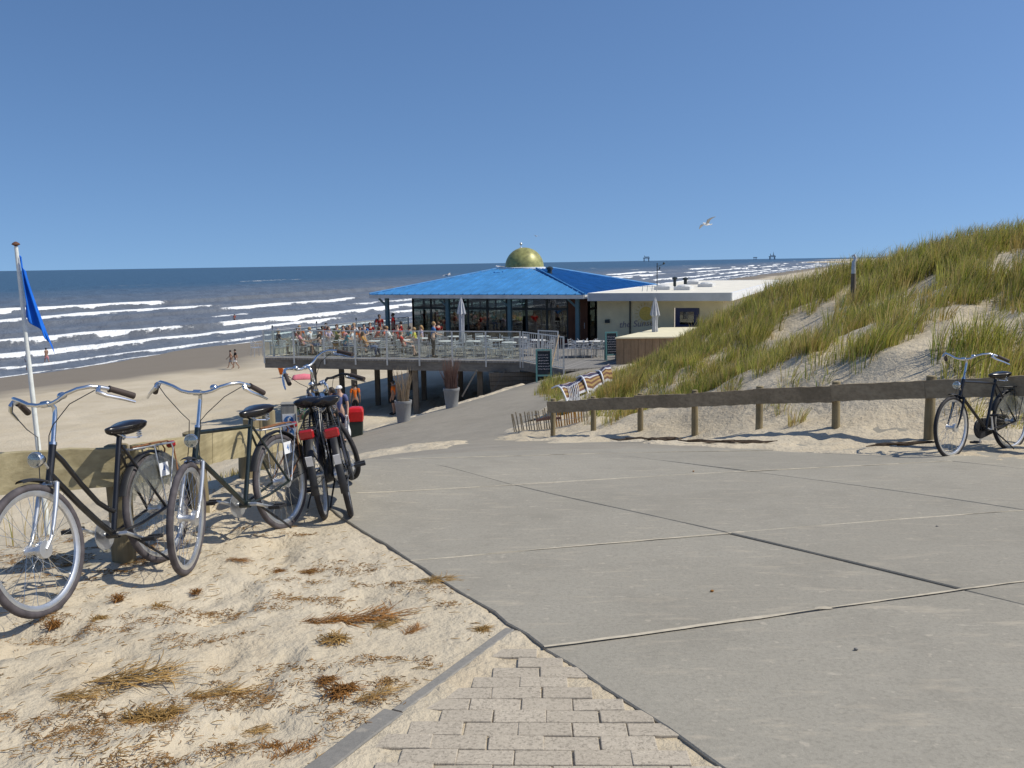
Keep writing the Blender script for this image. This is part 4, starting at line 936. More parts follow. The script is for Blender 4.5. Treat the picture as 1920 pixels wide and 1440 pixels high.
edge_beam(D_FL + inn, D_F2 + inn).build('edge_beam', 'deck_beam', deck); edge_beam(D_F2 + inn, D_F3 + V2(-.02, .12), .30).build('edge_beam', 'deck_beam', deck); edge_beam(D_FL + V2(.12, .1), D_BL + V2(.1, -.1)).build('edge_beam', 'deck_beam', deck)
dF = (D_F2 - D_FL).normalized()
for k in range(7):
    a = D_FL + dF * (1.2 + 1.85 * k) + V2(.25, .4); b = a + V2(3.4, 7.0 if k < 5 else 5)
    if k < 6: MB().beam((a.x, a.y, FLZ - .25), (b.x, b.y, FLZ - .25), .1, .28).build('joist', 'deck_beam', deck)
for px, Y in ((588, 43.0), (664, 42.6), (779, 41.9), (900, 41.2), (707, 46.0), (731, 46.6), (794, 46.2), (838, 44.5), (863, 45.4), (640, 47.8), (770, 51.5), (850, 50.8), (930, 49.5), (945, 43.6)):
    x = gx(px, Y, FLZ - 1); g = H(x, Y) - .5; MB().box((x, Y, (g + FLZ - .3) / 2), (.26, .26, FLZ - .3 - g)).build('pile', 'pile_wood', deck, bevel=.015)
# timber abutment where the deck meets the path
for k in range(5): MB().box((.05 + .02 * k, 40.35, FLZ - .62 - .2 * k), (2.2, .16, .19)).build('retaining_plank', 'pile_wood', deck, bevel=.01)
for s in (0, 1): MB().beam((-1.6 + s * 1.3, 40.3, FLZ - .4), (-2.3 + s * 1.3, 40.3, FLZ - 1.6), .07, .07).build('brace', 'deck_beam', deck)
RAILH = 1.35
def railing(p, q, n, glass=True, h=RAILH, bars=False, lamps=False):
    d = (q - p); L = d.length; u = d / L
    for i in range(n + 1):
        c = p + d * i / n
        MB().box((c.x, c.y, FLZ + (h + .02) / 2 - .14), (.075, .075, h + .30)).build('rail_post', 'galvanised', deck)
        if lamps and i % 2 == 0: MB().tube([(c.x, c.y, FLZ + h), (c.x, c.y, FLZ + h + .14), (c.x, c.y, FLZ + h + .15), (c.x, c.y, FLZ + h + .25)], [.012, .012, .05, .03], 8).build('post_lamp', 'dark_frame', deck)
        if i == n: continue
        a = c + u * .04; b = p + d * (i + 1) / n - u * .04
        MB().beam((a.x, a.y, FLZ + h), (b.x, b.y, FLZ + h), .05, .045).build('top_rail', 'galvanised', deck)
        MB().beam((a.x, a.y, FLZ + .06), (b.x, b.y, FLZ + .06), .035, .04).build('bottom_rail', 'galvanised', deck)
        if glass:
            e = MB().slab([(a.x, a.y, FLZ + .10), (b.x, b.y, FLZ + .10), (b.x, b.y, FLZ + h - .035), (a.x, a.y, FLZ + h - .035)], (u.y, -u.x, 0), .008); e.build('glass_pane', 'rail_glass', deck)
        if bars:
            for k in range(1, 9):
                m = a.lerp(b, k / 9); MB().tube([(m.x, m.y, FLZ + .07), (m.x, m.y, FLZ + h - .02)], .010, 6).build('baluster', 'galvanised', deck)
railing(D_FL, D_F2, 8); railing(D_F2 + V2(.12, -.2), D_F3, 2, False, 1.35, True); railing(D_FL + V2(.3, .6), D_BL, 7, True, 1.3, False, True)
railing(V2(1.25, 40.6), V2(2.1, 39.9), 1, False, 1.35, True)

# ================================================================== PAVILION WITH BLUE HIP ROOF
EZ = CZ - 1.70                                # eaves level
C_LF, C_RF, C_RB = V2(-8.15, 51.5), V2(3.78, 45.9), V2(9.94, 60.2); C_LB = C_LF + C_RB - C_RF; C_MID = (C_LF + C_RB) / 2
UF = (C_RF - C_LF).normalized(); UB = (C_RB - C_RF).normalized()
pav = empty('beach_pavilion', (0, 0, 0), label='glazed beach pavilion with broad blue hip roof and small dome', cat='building')
TZ = CZ - .40
rt = 1.35; TOP = [C_MID + (-UF - UB) * rt, C_MID + (UF - UB) * rt, C_MID + (UF + UB) * rt, C_MID + (-UF + UB) * rt]
core = MB(); E4 = [C_LF, C_RF, C_RB, C_LB]
core.add([(p.x, p.y, EZ - .03) for p in E4] + [(p.x, p.y, TZ - .03) for p in TOP], [(0, 1, 5, 4), (1, 2, 6, 5), (2, 3, 7, 6), (3, 0, 4, 7), (4, 5, 6, 7)])
roof = core.build('roof', 'roof_blue', pav)
for k in range(4):
    a, b = E4[k], E4[(k + 1) % 4]; ta, tb = TOP[k], TOP[(k + 1) % 4]; u = (b - a).normalized(); L = (b - a).length; inw = (C_MID - (a + b) / 2).normalized(); run = (ta - a).dot(inw)
    la, lb = (ta - a).dot(u), (tb - a).dot(u); n = int(L / .5); rise = TZ - EZ; nrm = (Vector((0, 0, 1)) * run - inw * rise).normalized()
    def up_len(s): return min(run, run * s / la if s < la else run, run * (L - s) / (L - lb) if s > lb else run)
    for i in range(n):
        s0, s1 = L * i / n, L * (i + 1) / n; bp = [s for s in (la, lb) if s0 < s < s1]; top = [s1] + bp[::-1] + [s0]
        pts_ = [a + u * s0, a + u * s1] ; pts_ = [Vector((p.x, p.y, EZ)) for p in pts_]
        for s in top:
            r_ = max(0.0, up_len(s)); q = a + u * s + inw * r_; pts_.append(Vector((q.x, q.y, EZ + rise * r_ / run)))
        cl = []
        for p in pts_:
            if not cl or (p - cl[-1]).length > 1e-3: cl.append(p)
        if (cl[0] - cl[-1]).length < 1e-3: cl.pop()
        m = MB().slab(cl, nrm, .02)
        r_ = up_len(s0)
        if r_ > .3:
            p0 = a + u * (s0 + .03); p0 = Vector((p0.x, p0.y, EZ)) + nrm * .035; q0 = a + u * (s0 + .03) + inw * (r_ - .1); q0 = Vector((q0.x, q0.y, EZ + rise * (r_ - .1) / run)) + nrm * .035
            m.beam(p0, q0, .045, .075, nrm)
        m.build('roof_panel', 'roof_blue', roof)
    hp_ = Vector((a.x, a.y, EZ + .05)); hq = Vector((ta.x, ta.y, TZ + .05)); MB().tube([hp_, hq], .06, 8).build('hip_cap', 'roof_blue', roof, smooth=True)
    MB().beam((a.x, a.y, EZ - .11), (b.x, b.y, EZ - .11), .10, .19).build('fascia', 'off_white_paint', pav)
    q0, q1 = a + u * .06 + inw * .06, b - u * .06 + inw * .06
    MB().slab([(q0.x, q0.y, EZ - .20), (q1.x, q1.y, EZ - .20), (q1.x + inw.x * 2.0 - u.x * 2, q1.y + inw.y * 2.0 - u.y * 2, EZ - .20), (q0.x + inw.x * 2.0 + u.x * 2, q0.y + inw.y * 2 + u.y * 2, EZ - .20)], (0, 0, 1), .02).build('soffit', 'off_white_paint', pav)
# dome
dm = [(1.23, TZ + .02), (1.23, TZ + .12)]; dome = MB().lathe([(1.32, 0), (1.32, .10), (1.24, .12)], (C_MID.x, C_MID.y, TZ - .0), 32).build('dome_ring', 'white_paint', pav, smooth=True)
MB().lathe([(1.21 * math.cos(R(a)), 1.21 * math.sin(R(a))) for a in range(0, 90, 8)] + [(.03, 1.21)], (C_MID.x, C_MID.y, TZ + .12), 32).build('dome', 'dome_gold', pav, smooth=True)
MB().lathe([(.10, 0), (.05, .05), (.02, .08), (.02, .16), (.07, .2), (.09, .26), (.06, .32), (.01, .35)], (C_MID.x - .2, C_MID.y, TZ + 1.30), 12).build('finial', 'galvanised', pav, smooth=True)
# glazed room
ins = 1.55; G = [C_LF + (UF + UB) * ins + UF * .45, C_RF + (-UF * .25 + UB * ins), C_RB + (-UF - UB) * 1.0, C_LB + (UF - UB) * 1.0 + UF * .45]
WZ = EZ - .20
def glazing(p, q, n, door=()):
    d = q - p; u = d.normalized()
    for i in range(n + 1):
        c = p + d * i / n; MB().box((c.x, c.y, (FLZ + WZ) / 2), (.11, .11, WZ - FLZ)).build('mullion', 'dark_frame', pav)
        if i == n: continue
        a = c + u * .055; b = p + d * (i + 1) / n - u * .055
        if i in door:
            dr = MB().slab([(a.x, a.y, FLZ + .02), (b.x, b.y, FLZ + .02), (b.x, b.y, WZ - .1), (a.x, a.y, WZ - .1)], (u.y, -u.x, 0), .06).build('door', 'brown_door', pav); m = a.lerp(b, .85) + V2(u.y, -u.x) * .09
            MB().tube([(m.x, m.y, FLZ + .9), (m.x, m.y, FLZ + 1.2)], .02, 6).build('handle', 'galvanised', dr); continue
        win = MB()
        for z, hgt in ((FLZ + .35, .09), (FLZ + 1.92, .13), (WZ - .06, .11)): win.beam((a.x, a.y, z), (b.x, b.y, z), .09, hgt)
        w_ = win.build('window_frame', 'dark_frame', pav)
        for z0, z1 in ((FLZ + .395, FLZ + 1.855), (FLZ + 1.985, WZ - .115)):
            MB().slab([(a.x, a.y, z0), (b.x, b.y, z0), (b.x, b.y, z1), (a.x, a.y, z1)], (u.y, -u.x, 0), .012).build('pane', 'window_glass', w_)
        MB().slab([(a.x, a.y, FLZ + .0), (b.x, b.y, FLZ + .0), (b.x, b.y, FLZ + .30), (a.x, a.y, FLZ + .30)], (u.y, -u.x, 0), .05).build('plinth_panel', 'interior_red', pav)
glazing(G[0], G[1], 9, (8,)); glazing(G[1], G[2], 9); glazing(G[2], G[3], 9); glazing(G[3], G[0], 9)
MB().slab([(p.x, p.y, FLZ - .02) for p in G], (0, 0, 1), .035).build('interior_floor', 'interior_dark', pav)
bc = C_MID + UF * 2.2; rotB = Matrix.Rotation(math.atan2(UF.y, UF.x), 3, 'Z')
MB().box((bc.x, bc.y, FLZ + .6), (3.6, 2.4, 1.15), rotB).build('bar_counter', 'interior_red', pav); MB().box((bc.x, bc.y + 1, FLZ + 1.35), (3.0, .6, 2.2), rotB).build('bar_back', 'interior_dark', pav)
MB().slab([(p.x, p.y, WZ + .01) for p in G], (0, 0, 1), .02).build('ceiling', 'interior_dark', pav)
# steel columns under the eaves
for px in (729, 842, 958, 1085):
    c = C_LF + UB * .55; k = (px - 960) / FPX * 1.0
    t = (k * c.y - c.x) / (UF.x - k * UF.y) ; c = c + UF * t
    o = MB().box((c.x, c.y, (FLZ + WZ) / 2), (.20, .20, WZ - FLZ), rotB).build('column', 'teal_steel', pav, bevel=.01)
    MB().beam((c.x - UF.x * .08, c.y - UF.y * .08, WZ - .45), (c.x - UF.x * .55, c.y - UF.y * .55, WZ - .04), .08, .10).build('bracket', 'teal_steel', pav)
# roof vent
va = C_RF + UB * 6.0 - UF * 4.2; zv = EZ + (TZ - EZ) * .62
MB().tube([(va.x, va.y, zv - .2), (va.x, va.y, zv + .45)], .14, 12).lathe([(.2, 0), (.2, .12), (.02, .2)], (va.x, va.y, zv + .45), 12).build('roof_vent', 'dark_frame', pav, smooth=True)
# ================================================================== FLAT ROOFED ANNEX
ann = empty('flat_roofed_building', (0, 0, 0), label='low cream building with flat pale roof, half hidden by dune grass', cat='building')
A0 = C_RF + UF * .25 + V2(.0, -.05); A1 = V2(10.72, 43.3); VB = V2(.37, .929).normalized(); A2 = A1 + VB * 27; A3 = A0 + VB * 27
AZ = CZ - 1.64
MB().slab([(p.x, p.y, AZ - .02) for p in (A0 + V2(.06, .06), A1 + V2(-.06, .06), A2, A3)], (0, 0, 1), .03).build('roof', 'roof_gravel', ann)
for p, q in ((A0, A1), (A1, A2), (A3, A2), (A0, A3)): MB().beam((p.x, p.y, AZ - .17), (q.x, q.y, AZ - .17), .12, .40).build('fascia', 'grey_fascia' if q is A1 else 'white_paint', ann)
B0, B1, B2, B3 = A0 + VB * .9 + UF * .2, A1 + VB * .9 - UF * .5, A2 - VB * .5 - UF * .5, A3
def wallseg(p, q, z0, z1, mat='cream_wall', name='wall'):
    u = (q - p).normalized(); return MB().slab([(p.x, p.y, z0), (q.x, q.y, z0), (q.x, q.y, z1), (p.x, p.y, z1)], (-u.y, u.x, 0), .15).build(name, mat, ann)
Lb = (B1 - B0).length; ub = (B1 - B0).normalized()
d0, d1 = .62, .82
wallseg(B0, B0 + ub * Lb * d0, FLZ - .6, AZ - .38); wallseg(B0 + ub * Lb * d1, B1, FLZ - .6, AZ - .38); wallseg(B0 + ub * Lb * d0, B0 + ub * Lb * d1, FLZ + 2.05, AZ - .38)
wallseg(B1, B2, FLZ - 1.2, AZ - .38); wallseg(B2, B3, FLZ - 1.2, AZ - .38)
dq = MB(); p, q = B0 + ub * (Lb * d0 + .05) + VB * .08, B0 + ub * (Lb * d1 - .05) + VB * .08
dr = MB().slab([(p.x, p.y, FLZ), (q.x, q.y, FLZ), (q.x, q.y, FLZ + 2.04), (p.x, p.y, FLZ + 2.04)], (-ub.y, ub.x, 0), .05).build('door', 'door_navy', ann)
m = p.lerp(q, .5); MB().slab([(m.x - ub.x * .35, m.y - ub.y * .35 - .01, FLZ + 1.2), (m.x + ub.x * .35, m.y + ub.y * .35 - .01, FLZ + 1.2), (m.x + ub.x * .35, m.y + ub.y * .35 - .01, FLZ + 1.85), (m.x - ub.x * .35, m.y - ub.y * .35 - .01, FLZ + 1.85)], (ub.y, -ub.x, 0), .01).build('pane', 'window_glass', dr)
# painted sun and name on the wall
nw = V2(ub.y, -ub.x); rzw = math.atan2(ub.y, ub.x)
c = B0 + ub * Lb * .40 + nw * .012; sunp = MB()
rotw = Matrix.Rotation(rzw, 3, 'Z') @ Matrix.Rotation(R(90), 3, 'X')
sunp.lathe([(.36, 0), (.36, .006)], (c.x, c.y, FLZ + 1.75), 28, rotw)
for k in range(18):
    a = 2 * math.pi * k / 18; e0 = rotw @ Vector((.42 * math.cos(a), .42 * math.sin(a), .004)); e1 = rotw @ Vector((.58 * math.cos(a), .58 * math.sin(a), .004)); sunp.beam(Vector((c.x, c.y, FLZ + 1.75)) + e0, Vector((c.x, c.y, FLZ + 1.75)) + e1, .012, .06, nw)
sunp.build('painted_sun', 'sign_yellow', ann)
c2 = B0 + ub * Lb * .33 + nw * .016
text('painted_lettering', 'the Sunset', .46, 'sign_purple', ann, (c2.x, c2.y, FLZ + 1.22), (R(90), R(-4), rzw), .003, .25)
MB().beam((c.x - ub.x * .2, c.y - ub.y * .2, FLZ + .86), (c.x + ub.x * .9, c.y + ub.y * .9, FLZ + .98), .006, .035, nw).build('painted_stroke', 'sign_purple', ann)
lm_ = B0 + ub * .55 + nw * .06; MB().box((lm_.x, lm_.y, FLZ + 1.35), (.25, .08, .18)).build('wall_box', 'dark_frame', ann)
lm_ = B0 + ub * 1.75 + nw * .05; MB().tube([(lm_.x, lm_.y, FLZ), (lm_.x, lm_.y, AZ - .4)], .04, 8).build('downpipe', 'dark_frame', ann)
# things on the flat roof
for px, py, Y, r_, hgt in ((1265, 541, 52, .09, .55), (1285, 541, 52.5, .10, .5)):
    p = at(px, py, Y); MB().tube([(p.x, p.y, AZ), (p.x, p.y, AZ + hgt)], r_, 10).lathe([(r_ * 1.7, 0), (r_ * 1.7, .1), (.02, .16)], (p.x, p.y, AZ + hgt - .02), 10).build('flue', 'dark_frame', ann, smooth=True)
for px, Y in ((1245, 50), (1282, 49), (1325, 54), (1300, 60)):
    x = gx(px, Y, AZ); MB().box((x, Y, AZ + .10), (.9, .9, .20), rotB).ell((x, Y, AZ + .2), (.40, .40, .12), 12, 6).build('rooflight', 'off_white_paint', ann, bevel=.02)
p = at(1232, 540, 51); mt = MB().tube([(p.x, p.y, AZ), (p.x, p.y, AZ + 1.5)], .025, 8).tube([(p.x - .05, p.y, AZ + 1.28), (p.x + .38, p.y, AZ + 1.42)], .015, 6).ell((p.x + .38, p.y, AZ + 1.47), (.07, .07, .06)).tube([(p.x, p.y, AZ + 1.12), (p.x + .14, p.y, AZ + 1.12)], .015, 6).ell((p.x + .14, p.y, AZ + 1.2), (.04, .04, .08))
mt.build('wind_mast', 'dark_frame', ann, smooth=True)
for k in range(4):
    p = at(1204 + k * 9, 549 - k * 1.2, 47.5); MB().tube([(p.x, p.y, AZ), (p.x + .04, p.y, AZ + .32)], .018, 6).tube([(p.x - .15, p.y, AZ + .26), (p.x + .16, p.y, AZ + .28)], .012, 6).build('roof_bracket', 'galvanised', ann)
# low screen wall with cream top in front of the annex
P = V2(4.55, 38.2); e1 = V2(4.6, -.25); e2 = V2(2.9, 5.2); hut = empty('service_box', (0, 0, 0), label='low brown boarded enclosure with flat cream top beside the dune grass', cat='enclosure')
zt = CZ - 3.26
for a, b in ((P, P + e1), (P + e1, P + e1 + e2), (P, P + e2)):
    u = (b - a).normalized(); n = int((b - a).length / .3)
    for i in range(n):
        p, q = a.lerp(b, i / n) + u * .006, a.lerp(b, (i + 1) / n) - u * .006; MB().slab([(p.x, p.y, FLZ - .5), (q.x, q.y, FLZ - .5), (q.x, q.y, zt - .06), (p.x, p.y, zt - .06)], (-u.y, u.x, 0), .03).build('board', 'hut_wood', hut)
o_ = V2(-.08, -.08); MB().slab([((p + d).x, (p + d).y, zt - .06) for p, d in ((P, o_), (P + e1, V2(.08, -.08)), (P + e1 + e2, V2(.08, .08)), (P + e2, V2(-.08, .08)))], (0, 0, 1), .06).build('top', 'cream_cover', hut)

# ================================================================== TERRACE FURNITURE
def make_chair(label):
    r = empty('terrace_chair', (0, 0, 0), label=label, cat='chair', group='silver chairs on the terrace')
    for sx in (-1, 1):
        MB().tube([(.20, .20 * sx, 0), (.19, .20 * sx, .45), (.17, .20 * sx, .64), (-.12, .21 * sx, .64)], .014, 6).build('front_leg', 'aluminium', r, smooth=True)
        MB().tube([(-.24, .20 * sx, 0), (-.20, .20 * sx, .45), (-.25, .19 * sx, .84)], .014, 6).build('rear_leg', 'aluminium', r, smooth=True)
    MB().box((0, 0, .45), (.42, .40, .025)).build('seat', 'aluminium', r)
    for z in (.58, .68, .78): MB().box((-.215 - (z - .45) * .11, 0, z), (.014, .37, .055)).build('back_slat', 'aluminium', r)
    return r
def make_table(label):
    r = empty('terrace_table', (0, 0, 0), label=label, cat='table', group='round tables on the terrace')
    MB().lathe([(.36, .72), (.37, .735), (.36, .75)], (0, 0, 0), 20).build('table_top', 'off_white_paint', r, smooth=True); MB().tube([(0, 0, .02), (0, 0, .72)], .03, 8).build('column', 'galvanised', r, smooth=True)
    for k in range(4): MB().beam((0, 0, .05), (.27 * math.cos(k * math.pi / 2), .27 * math.sin(k * math.pi / 2), .02), .04, .03).build('foot', 'galvanised', r)
    return r
CH = make_chair('silver metal chair standing on the railed terrace'); TB = make_table('round pale table standing on the railed terrace'); first = {}
def put(proto, x, y, rz, label=None, group=None):
    o = proto if id(proto) not in first else copy_tree(proto); first[id(proto)] = 1
    o.location = (x, y, FLZ); o.rotation_euler = (0, 0, rz)
    if label: o['label'] = label
    if group: o['group'] = group
    return o
tables = [(508, 44.6), (560, 45.2), (598, 45.6), (640, 44.4), (668, 46.5), (700, 43.6), (728, 46.8), (757, 43.9), (790, 44.8), (835, 42.9), (852, 45.6), (888, 42.6), (905, 45.4), (930, 43.2), (955, 41.6), (975, 44.4), (1010, 42.6), (700, 49.0)]
seats = []
for px, Y in tables:
    x = gx(px, Y, FLZ); put(TB, x, Y, random.random())
    a0 = random.random() * 6
    for k in range(3 if px < 830 else 4):
        a = a0 + k * 2 * math.pi / (3 if px < 830 else 4); cx_, cy_ = x + .68 * math.cos(a), Y + .68 * math.sin(a)
        put(CH, cx_, cy_, a + math.pi + random.uniform(-.3, .3))
for i in range(8):
    p = at(1068 + i * 8.5, 655, 41.2 + (i % 2) * .7); put(CH, p.x, p.y, random.uniform(2.6, 3.6) + (3.1 if i % 2 else 0), 'silver metal chair in the row beside the brown enclosure', 'silver chairs beside the enclosure')
for i in range(2):
    p = at(1085 + i * 30, 655, 41.55); put(TB, p.x + .1, p.y, 0, 'round pale table in the row of chairs beside the brown enclosure', 'tables beside the enclosure')
def closed_umbrella(label, px, Y, H0, H1):
    x = gx(px, Y, FLZ + 1); r = empty('closed_umbrella', (x, Y, FLZ), label=label, cat='umbrella', group='folded grey umbrellas')
    MB().tube([(0, 0, 0), (0, 0, H1 + .05)], .024, 8).build('pole', 'galvanised', r, smooth=True); MB().lathe([(.28, 0), (.28, .06), (.05, .1)], (0, 0, 0), 14).build('base', 'kerb_concrete', r, smooth=True)
    n = 24; vs = []; fs = []; prof = [(H1, .03), (H1 - .25, .085), (H1 - .6, .15), (H1 - .78, .19), (H1 - .80, .12), (H0 + .5, .10), (H0 + .2, .12), (H0, .09)]
    for z, rr in prof:
        for k in range(n):
            q = rr * (1 + .28 * math.cos(k * math.pi * 2 * 8 / n) + .1 * math.sin(k * 2.1 + z * 3)); vs.append((q * math.cos(2 * math.pi * k / n), q * math.sin(2 * math.pi * k / n), z + .04 * math.sin(k * 1.7)))
    for i in range(len(prof) - 1):
        for k in range(n): fs.append((i * n + k, i * n + (k + 1) % n, (i + 1) * n + (k + 1) % n, (i + 1) * n + k))
    fs.append(tuple(range(n))); MB().add(vs, fs).build('canopy', 'umbrella_cloth', r, smooth=True)
closed_umbrella('tall folded grey umbrella in the middle of the railed terrace', 866, 44.0, .55, 2.75); closed_umbrella('folded grey umbrella in front of the painted cream wall', 1228, 40.8, 1.0, 2.72)
def chalkboard(label, x, y, z, rz, h, w, lines):
    r = empty('chalkboard', (x, y, z), rz, label=label, cat='sign', group='A-frame chalkboards')
    for s, tilt, nm in ((-1, .14, 'front_panel'), (1, -.14, 'back_panel')):
        rot = Matrix.Rotation(-tilt, 3, 'X'); o = lambda q: rot @ Vector(q) + Vector((0, s * h * .14, 0))
        fr_ = MB(o); fr_.box((-w / 2 + .03, 0, h / 2), (.06, .045, h)).box((w / 2 - .03, 0, h / 2), (.06, .045, h)).box((0, 0, h - .03), (w - .13, .04, .06)).box((0, 0, h * .2), (w - .13, .04, .06))
        p_ = fr_.build(nm, 'sea_green_frame', r); MB(o).box((0, 0, h * .59), (w - .125, .02, h * .70)).build('board', 'chalk_black', p_)
        if s < 0:
            rnd = random.Random(int(px_seed))
            for k in range(lines):
                x0 = -w * .34; zz = h * (.82 - k * .085)
                m_ = MB(o)
                while x0 < w * .30:
                    ln = rnd.uniform(.03, .09); m_.tube([(x0 + ln * q / 5, -.0125, zz + rnd.uniform(-.014, .014)) for q in range(6)], .0055, 4); x0 += ln + .02
                m_.build('chalk_writing', 'chalk', p_)
px_seed = 3
x = gx(1020, 34.3, CZ - 4.5); chalkboard('green framed chalkboard standing on the path at the terrace railing', x, 34.3, H(x, 34.3), -.06, 1.28, .62, 6)
px_seed = 5
x = gx(1146, 40.0, FLZ); chalkboard('tall chalkboard with white writing beside the brown enclosure', x, 40.0, FLZ, .1, 1.3, .56, 8)
p, q = at(1033, 688, 35.3), at(1048, 628, 36.3); st_ = MB().tube([p + Vector((0, 0, -.06)), p.lerp(q, .5) + Vector((.01, 0, 0)), q], [.028, .024, .018], 8).build('wooden_pole', 'twig_pale', None, smooth=True)
tag(st_, 'pale wooden pole leaning against the end of the railing', 'pole')

# ================================================================== PLANTERS, BIN, PALING FENCE, WINDBREAK
def planter(label, px, py, Y, h, r0, twig, tall, n):
    x = gx(px, Y, CZ - 5); z = H(x, Y); r = empty('planter', (x, Y, z), label=label, cat='planter', group='grey planters under the terrace')
    MB().lathe([(r0 * .70, -.05), (r0 * .72, 0), (r0 * .95, h * .85), (r0 * 1.0, h * .87), (r0 * 1.02, h), (r0 * .90, h), (r0 * .88, h - .07), (.02, h - .07)], (0, 0, 0), 28).build('pot', 'planter_concrete', r, smooth=True)
    rnd = random.Random(px); m = MB()
    for k in range(n):
        a = rnd.uniform(0, 6.28); q = r0 * .7 * math.sqrt(rnd.random()); L = tall * rnd.uniform(.55, 1.05); sx, sy = math.cos(a) * q, math.sin(a) * q; lx_, ly_ = math.cos(a) * rnd.uniform(.02, .26), math.sin(a) * rnd.uniform(.02, .26)
        m.tube([(sx, sy, h - .1), (sx + lx_ * .4 + rnd.uniform(-.03, .03), sy + ly_ * .4, h + L * .45), (sx + lx_ + rnd.uniform(-.06, .06), sy + ly_, h + L)], [.012, .009, .004], 4)
    tw = m.build('twigs', twig, r)
planter('grey concrete planter with pale bare twigs, the nearer of the pair', 757, 793, 28.2, .72, .28, 'twig_pale', 1.05, 60); planter('grey concrete planter with reddish twigs, nearer to the chalkboard', 847, 767, 30.8, .72, .29, 'twig', 1.05, 110)
x = gx(668, 26.9, CZ - 5); z = H(x, 26.9); rb = empty('litter_bin', (x, 26.9, z), .1, label='dark litter bin with bright red hood beside the path', cat='bin')
MB().add([(sx * w_, sy * w_, zz) for zz, w_ in ((-.03, .19), (.50, .21)) for sx, sy in ((-1, -1), (1, -1), (1, 1), (-1, 1))], [(0, 1, 2, 3), (4, 5, 6, 7), (0, 1, 5, 4), (1, 2, 6, 5), (2, 3, 7, 6), (3, 0, 4, 7)]).build('body', 'bin_green', rb, bevel=.015)
hd_ = MB().add([(sx * w_, sy * w_, zz) for zz, w_ in ((.50, .225), (.80, .235), (.90, .20), (.93, .12)) for sx, sy in ((-1, -1), (1, -1), (1, 1), (-1, 1))], [(0, 1, 2, 3)] + [(4 * i + k, 4 * i + (k + 1) % 4, 4 * i + 4 + (k + 1) % 4, 4 * i + 4 + k) for i in range(3) for k in range(4)] + [(12, 13, 14, 15)]).build('hood', 'bin_red', rb, bevel=.012)
MB().box((.0, .238, .66), (.28, .012, .12)).build('opening', 'bin_green', hd_)
# chestnut paling fence half buried in sand
pf = empty('paling_fence', (0, 0, 0), label='short crooked paling fence half sunk in sand beside the fence end', cat='fence')
n = 30
for k in range(n):
    t = k / (n - 1); px = 962 + 134 * t; Y = 20.4 - .9 * t; b = at(px + 6, 811 - 20 * t, Y); hgt = .46 - .06 * t + random.uniform(-.04, .04); lean = -.11 + .06 * t + random.uniform(-.03, .03)
    rust = .52 < t < .95
    MB().beam(b + Vector((0, 0, -.25)), b + Vector((lean, random.uniform(-.03, .03), hgt)), .028, .016, (0, 1, 0)).build('pale', 'paling_rust' if rust else 'paling', pf)
for f_ in (.12, .34):
    MB().tube([at(965 + 134 * i / 8 , 811 - 20 * i / 8, 20.42 - .9 * i / 8) + Vector((-.06, -.02, f_)) for i in range(9)], .004, 5).build('wire', 'galvanised', pf)
q0, q1 = at(1006, 788, 20.1), at(1052, 784, 19.8); MB().tube([q0, q0.lerp(q1, .5) + Vector((0, 0, .03)), q1], [.03, .045, .03], 7).build('branch', 'twig', pf, smooth=True)
# striped rolled windbreak propped on the slope
def slope_pt(px, py, Y, d=0): return at(px, py, Y) + Vector((0, 0, d))
wbk = empty('striped_windbreak', (0, 0, 0), label='striped canvas windbreak slumped on the sand at the foot of the dune', cat='windbreak')
c00, c10, c01, c11 = at(1038, 728, 22.6), at(1140, 684, 24.6), at(1062, 752, 21.9), at(1150, 712, 23.8)
stripe = ['stripe_ochre', 'stripe_brown', 'umbrella_cloth', 'stripe_brown', 'stripe_navy', 'stripe_navy', 'umbrella_cloth', 'stripe_brown', 'stripe_ochre', 'stripe_brown', 'stripe_ochre', 'stripe_brown', 'umbrella_cloth']
ns, nl = len(stripe), 16
def wpt(u, v):
    p = c00.lerp(c10, u).lerp(c01.lerp(c11, u), v); bulge = math.sin(v * math.pi) * .16 + .05 * math.sin(u * 14 + v * 3) + .03 * math.sin(u * 31) ; return p + Vector((0, -.5, .85)) * bulge
for k, mt_ in enumerate(stripe):
    m = MB()
    for i in range(nl):
        a = [wpt(i / nl, k / ns), wpt((i + 1) / nl, k / ns), wpt((i + 1) / nl, (k + 1) / ns), wpt(i / nl, (k + 1) / ns)]; m.slab(a, (0, .5, -.8), .01)
    m.build('stripe', mt_, wbk)
for u in (0.0, .42, .78):
    MB().tube([wpt(u, v / 8) + Vector((0, -.03, .03)) for v in range(-1, 10)], .022, 8).build('batten', 'white_paint', wbk, smooth=True)
dr_ = MB(); 
for k in range(7):
    a = wpt(.12 + k * .03, .55); dr_.tube([a + Vector((.0, -.04, .05)), wpt(.10 + k * .03, .8) + Vector((0, -.08, .02)), wpt(.06 + k * .03, 1.05) + Vector((0, -.1, -.1))], .014, 6)
dr_.build('fringe', 'umbrella_cloth', wbk, smooth=True)
MB().slab([wpt(.18, 1.0) + Vector((0, -.02, 0)), wpt(.6, 1.0) + Vector((0, -.02, 0)), wpt(.62, 1.0) + Vector((0, -.05, -.35)), wpt(.2, 1.0) + Vector((0, -.05, -.35))], (0, 1, 0), .02).build('skirt', 'umbrella_cloth', wbk)
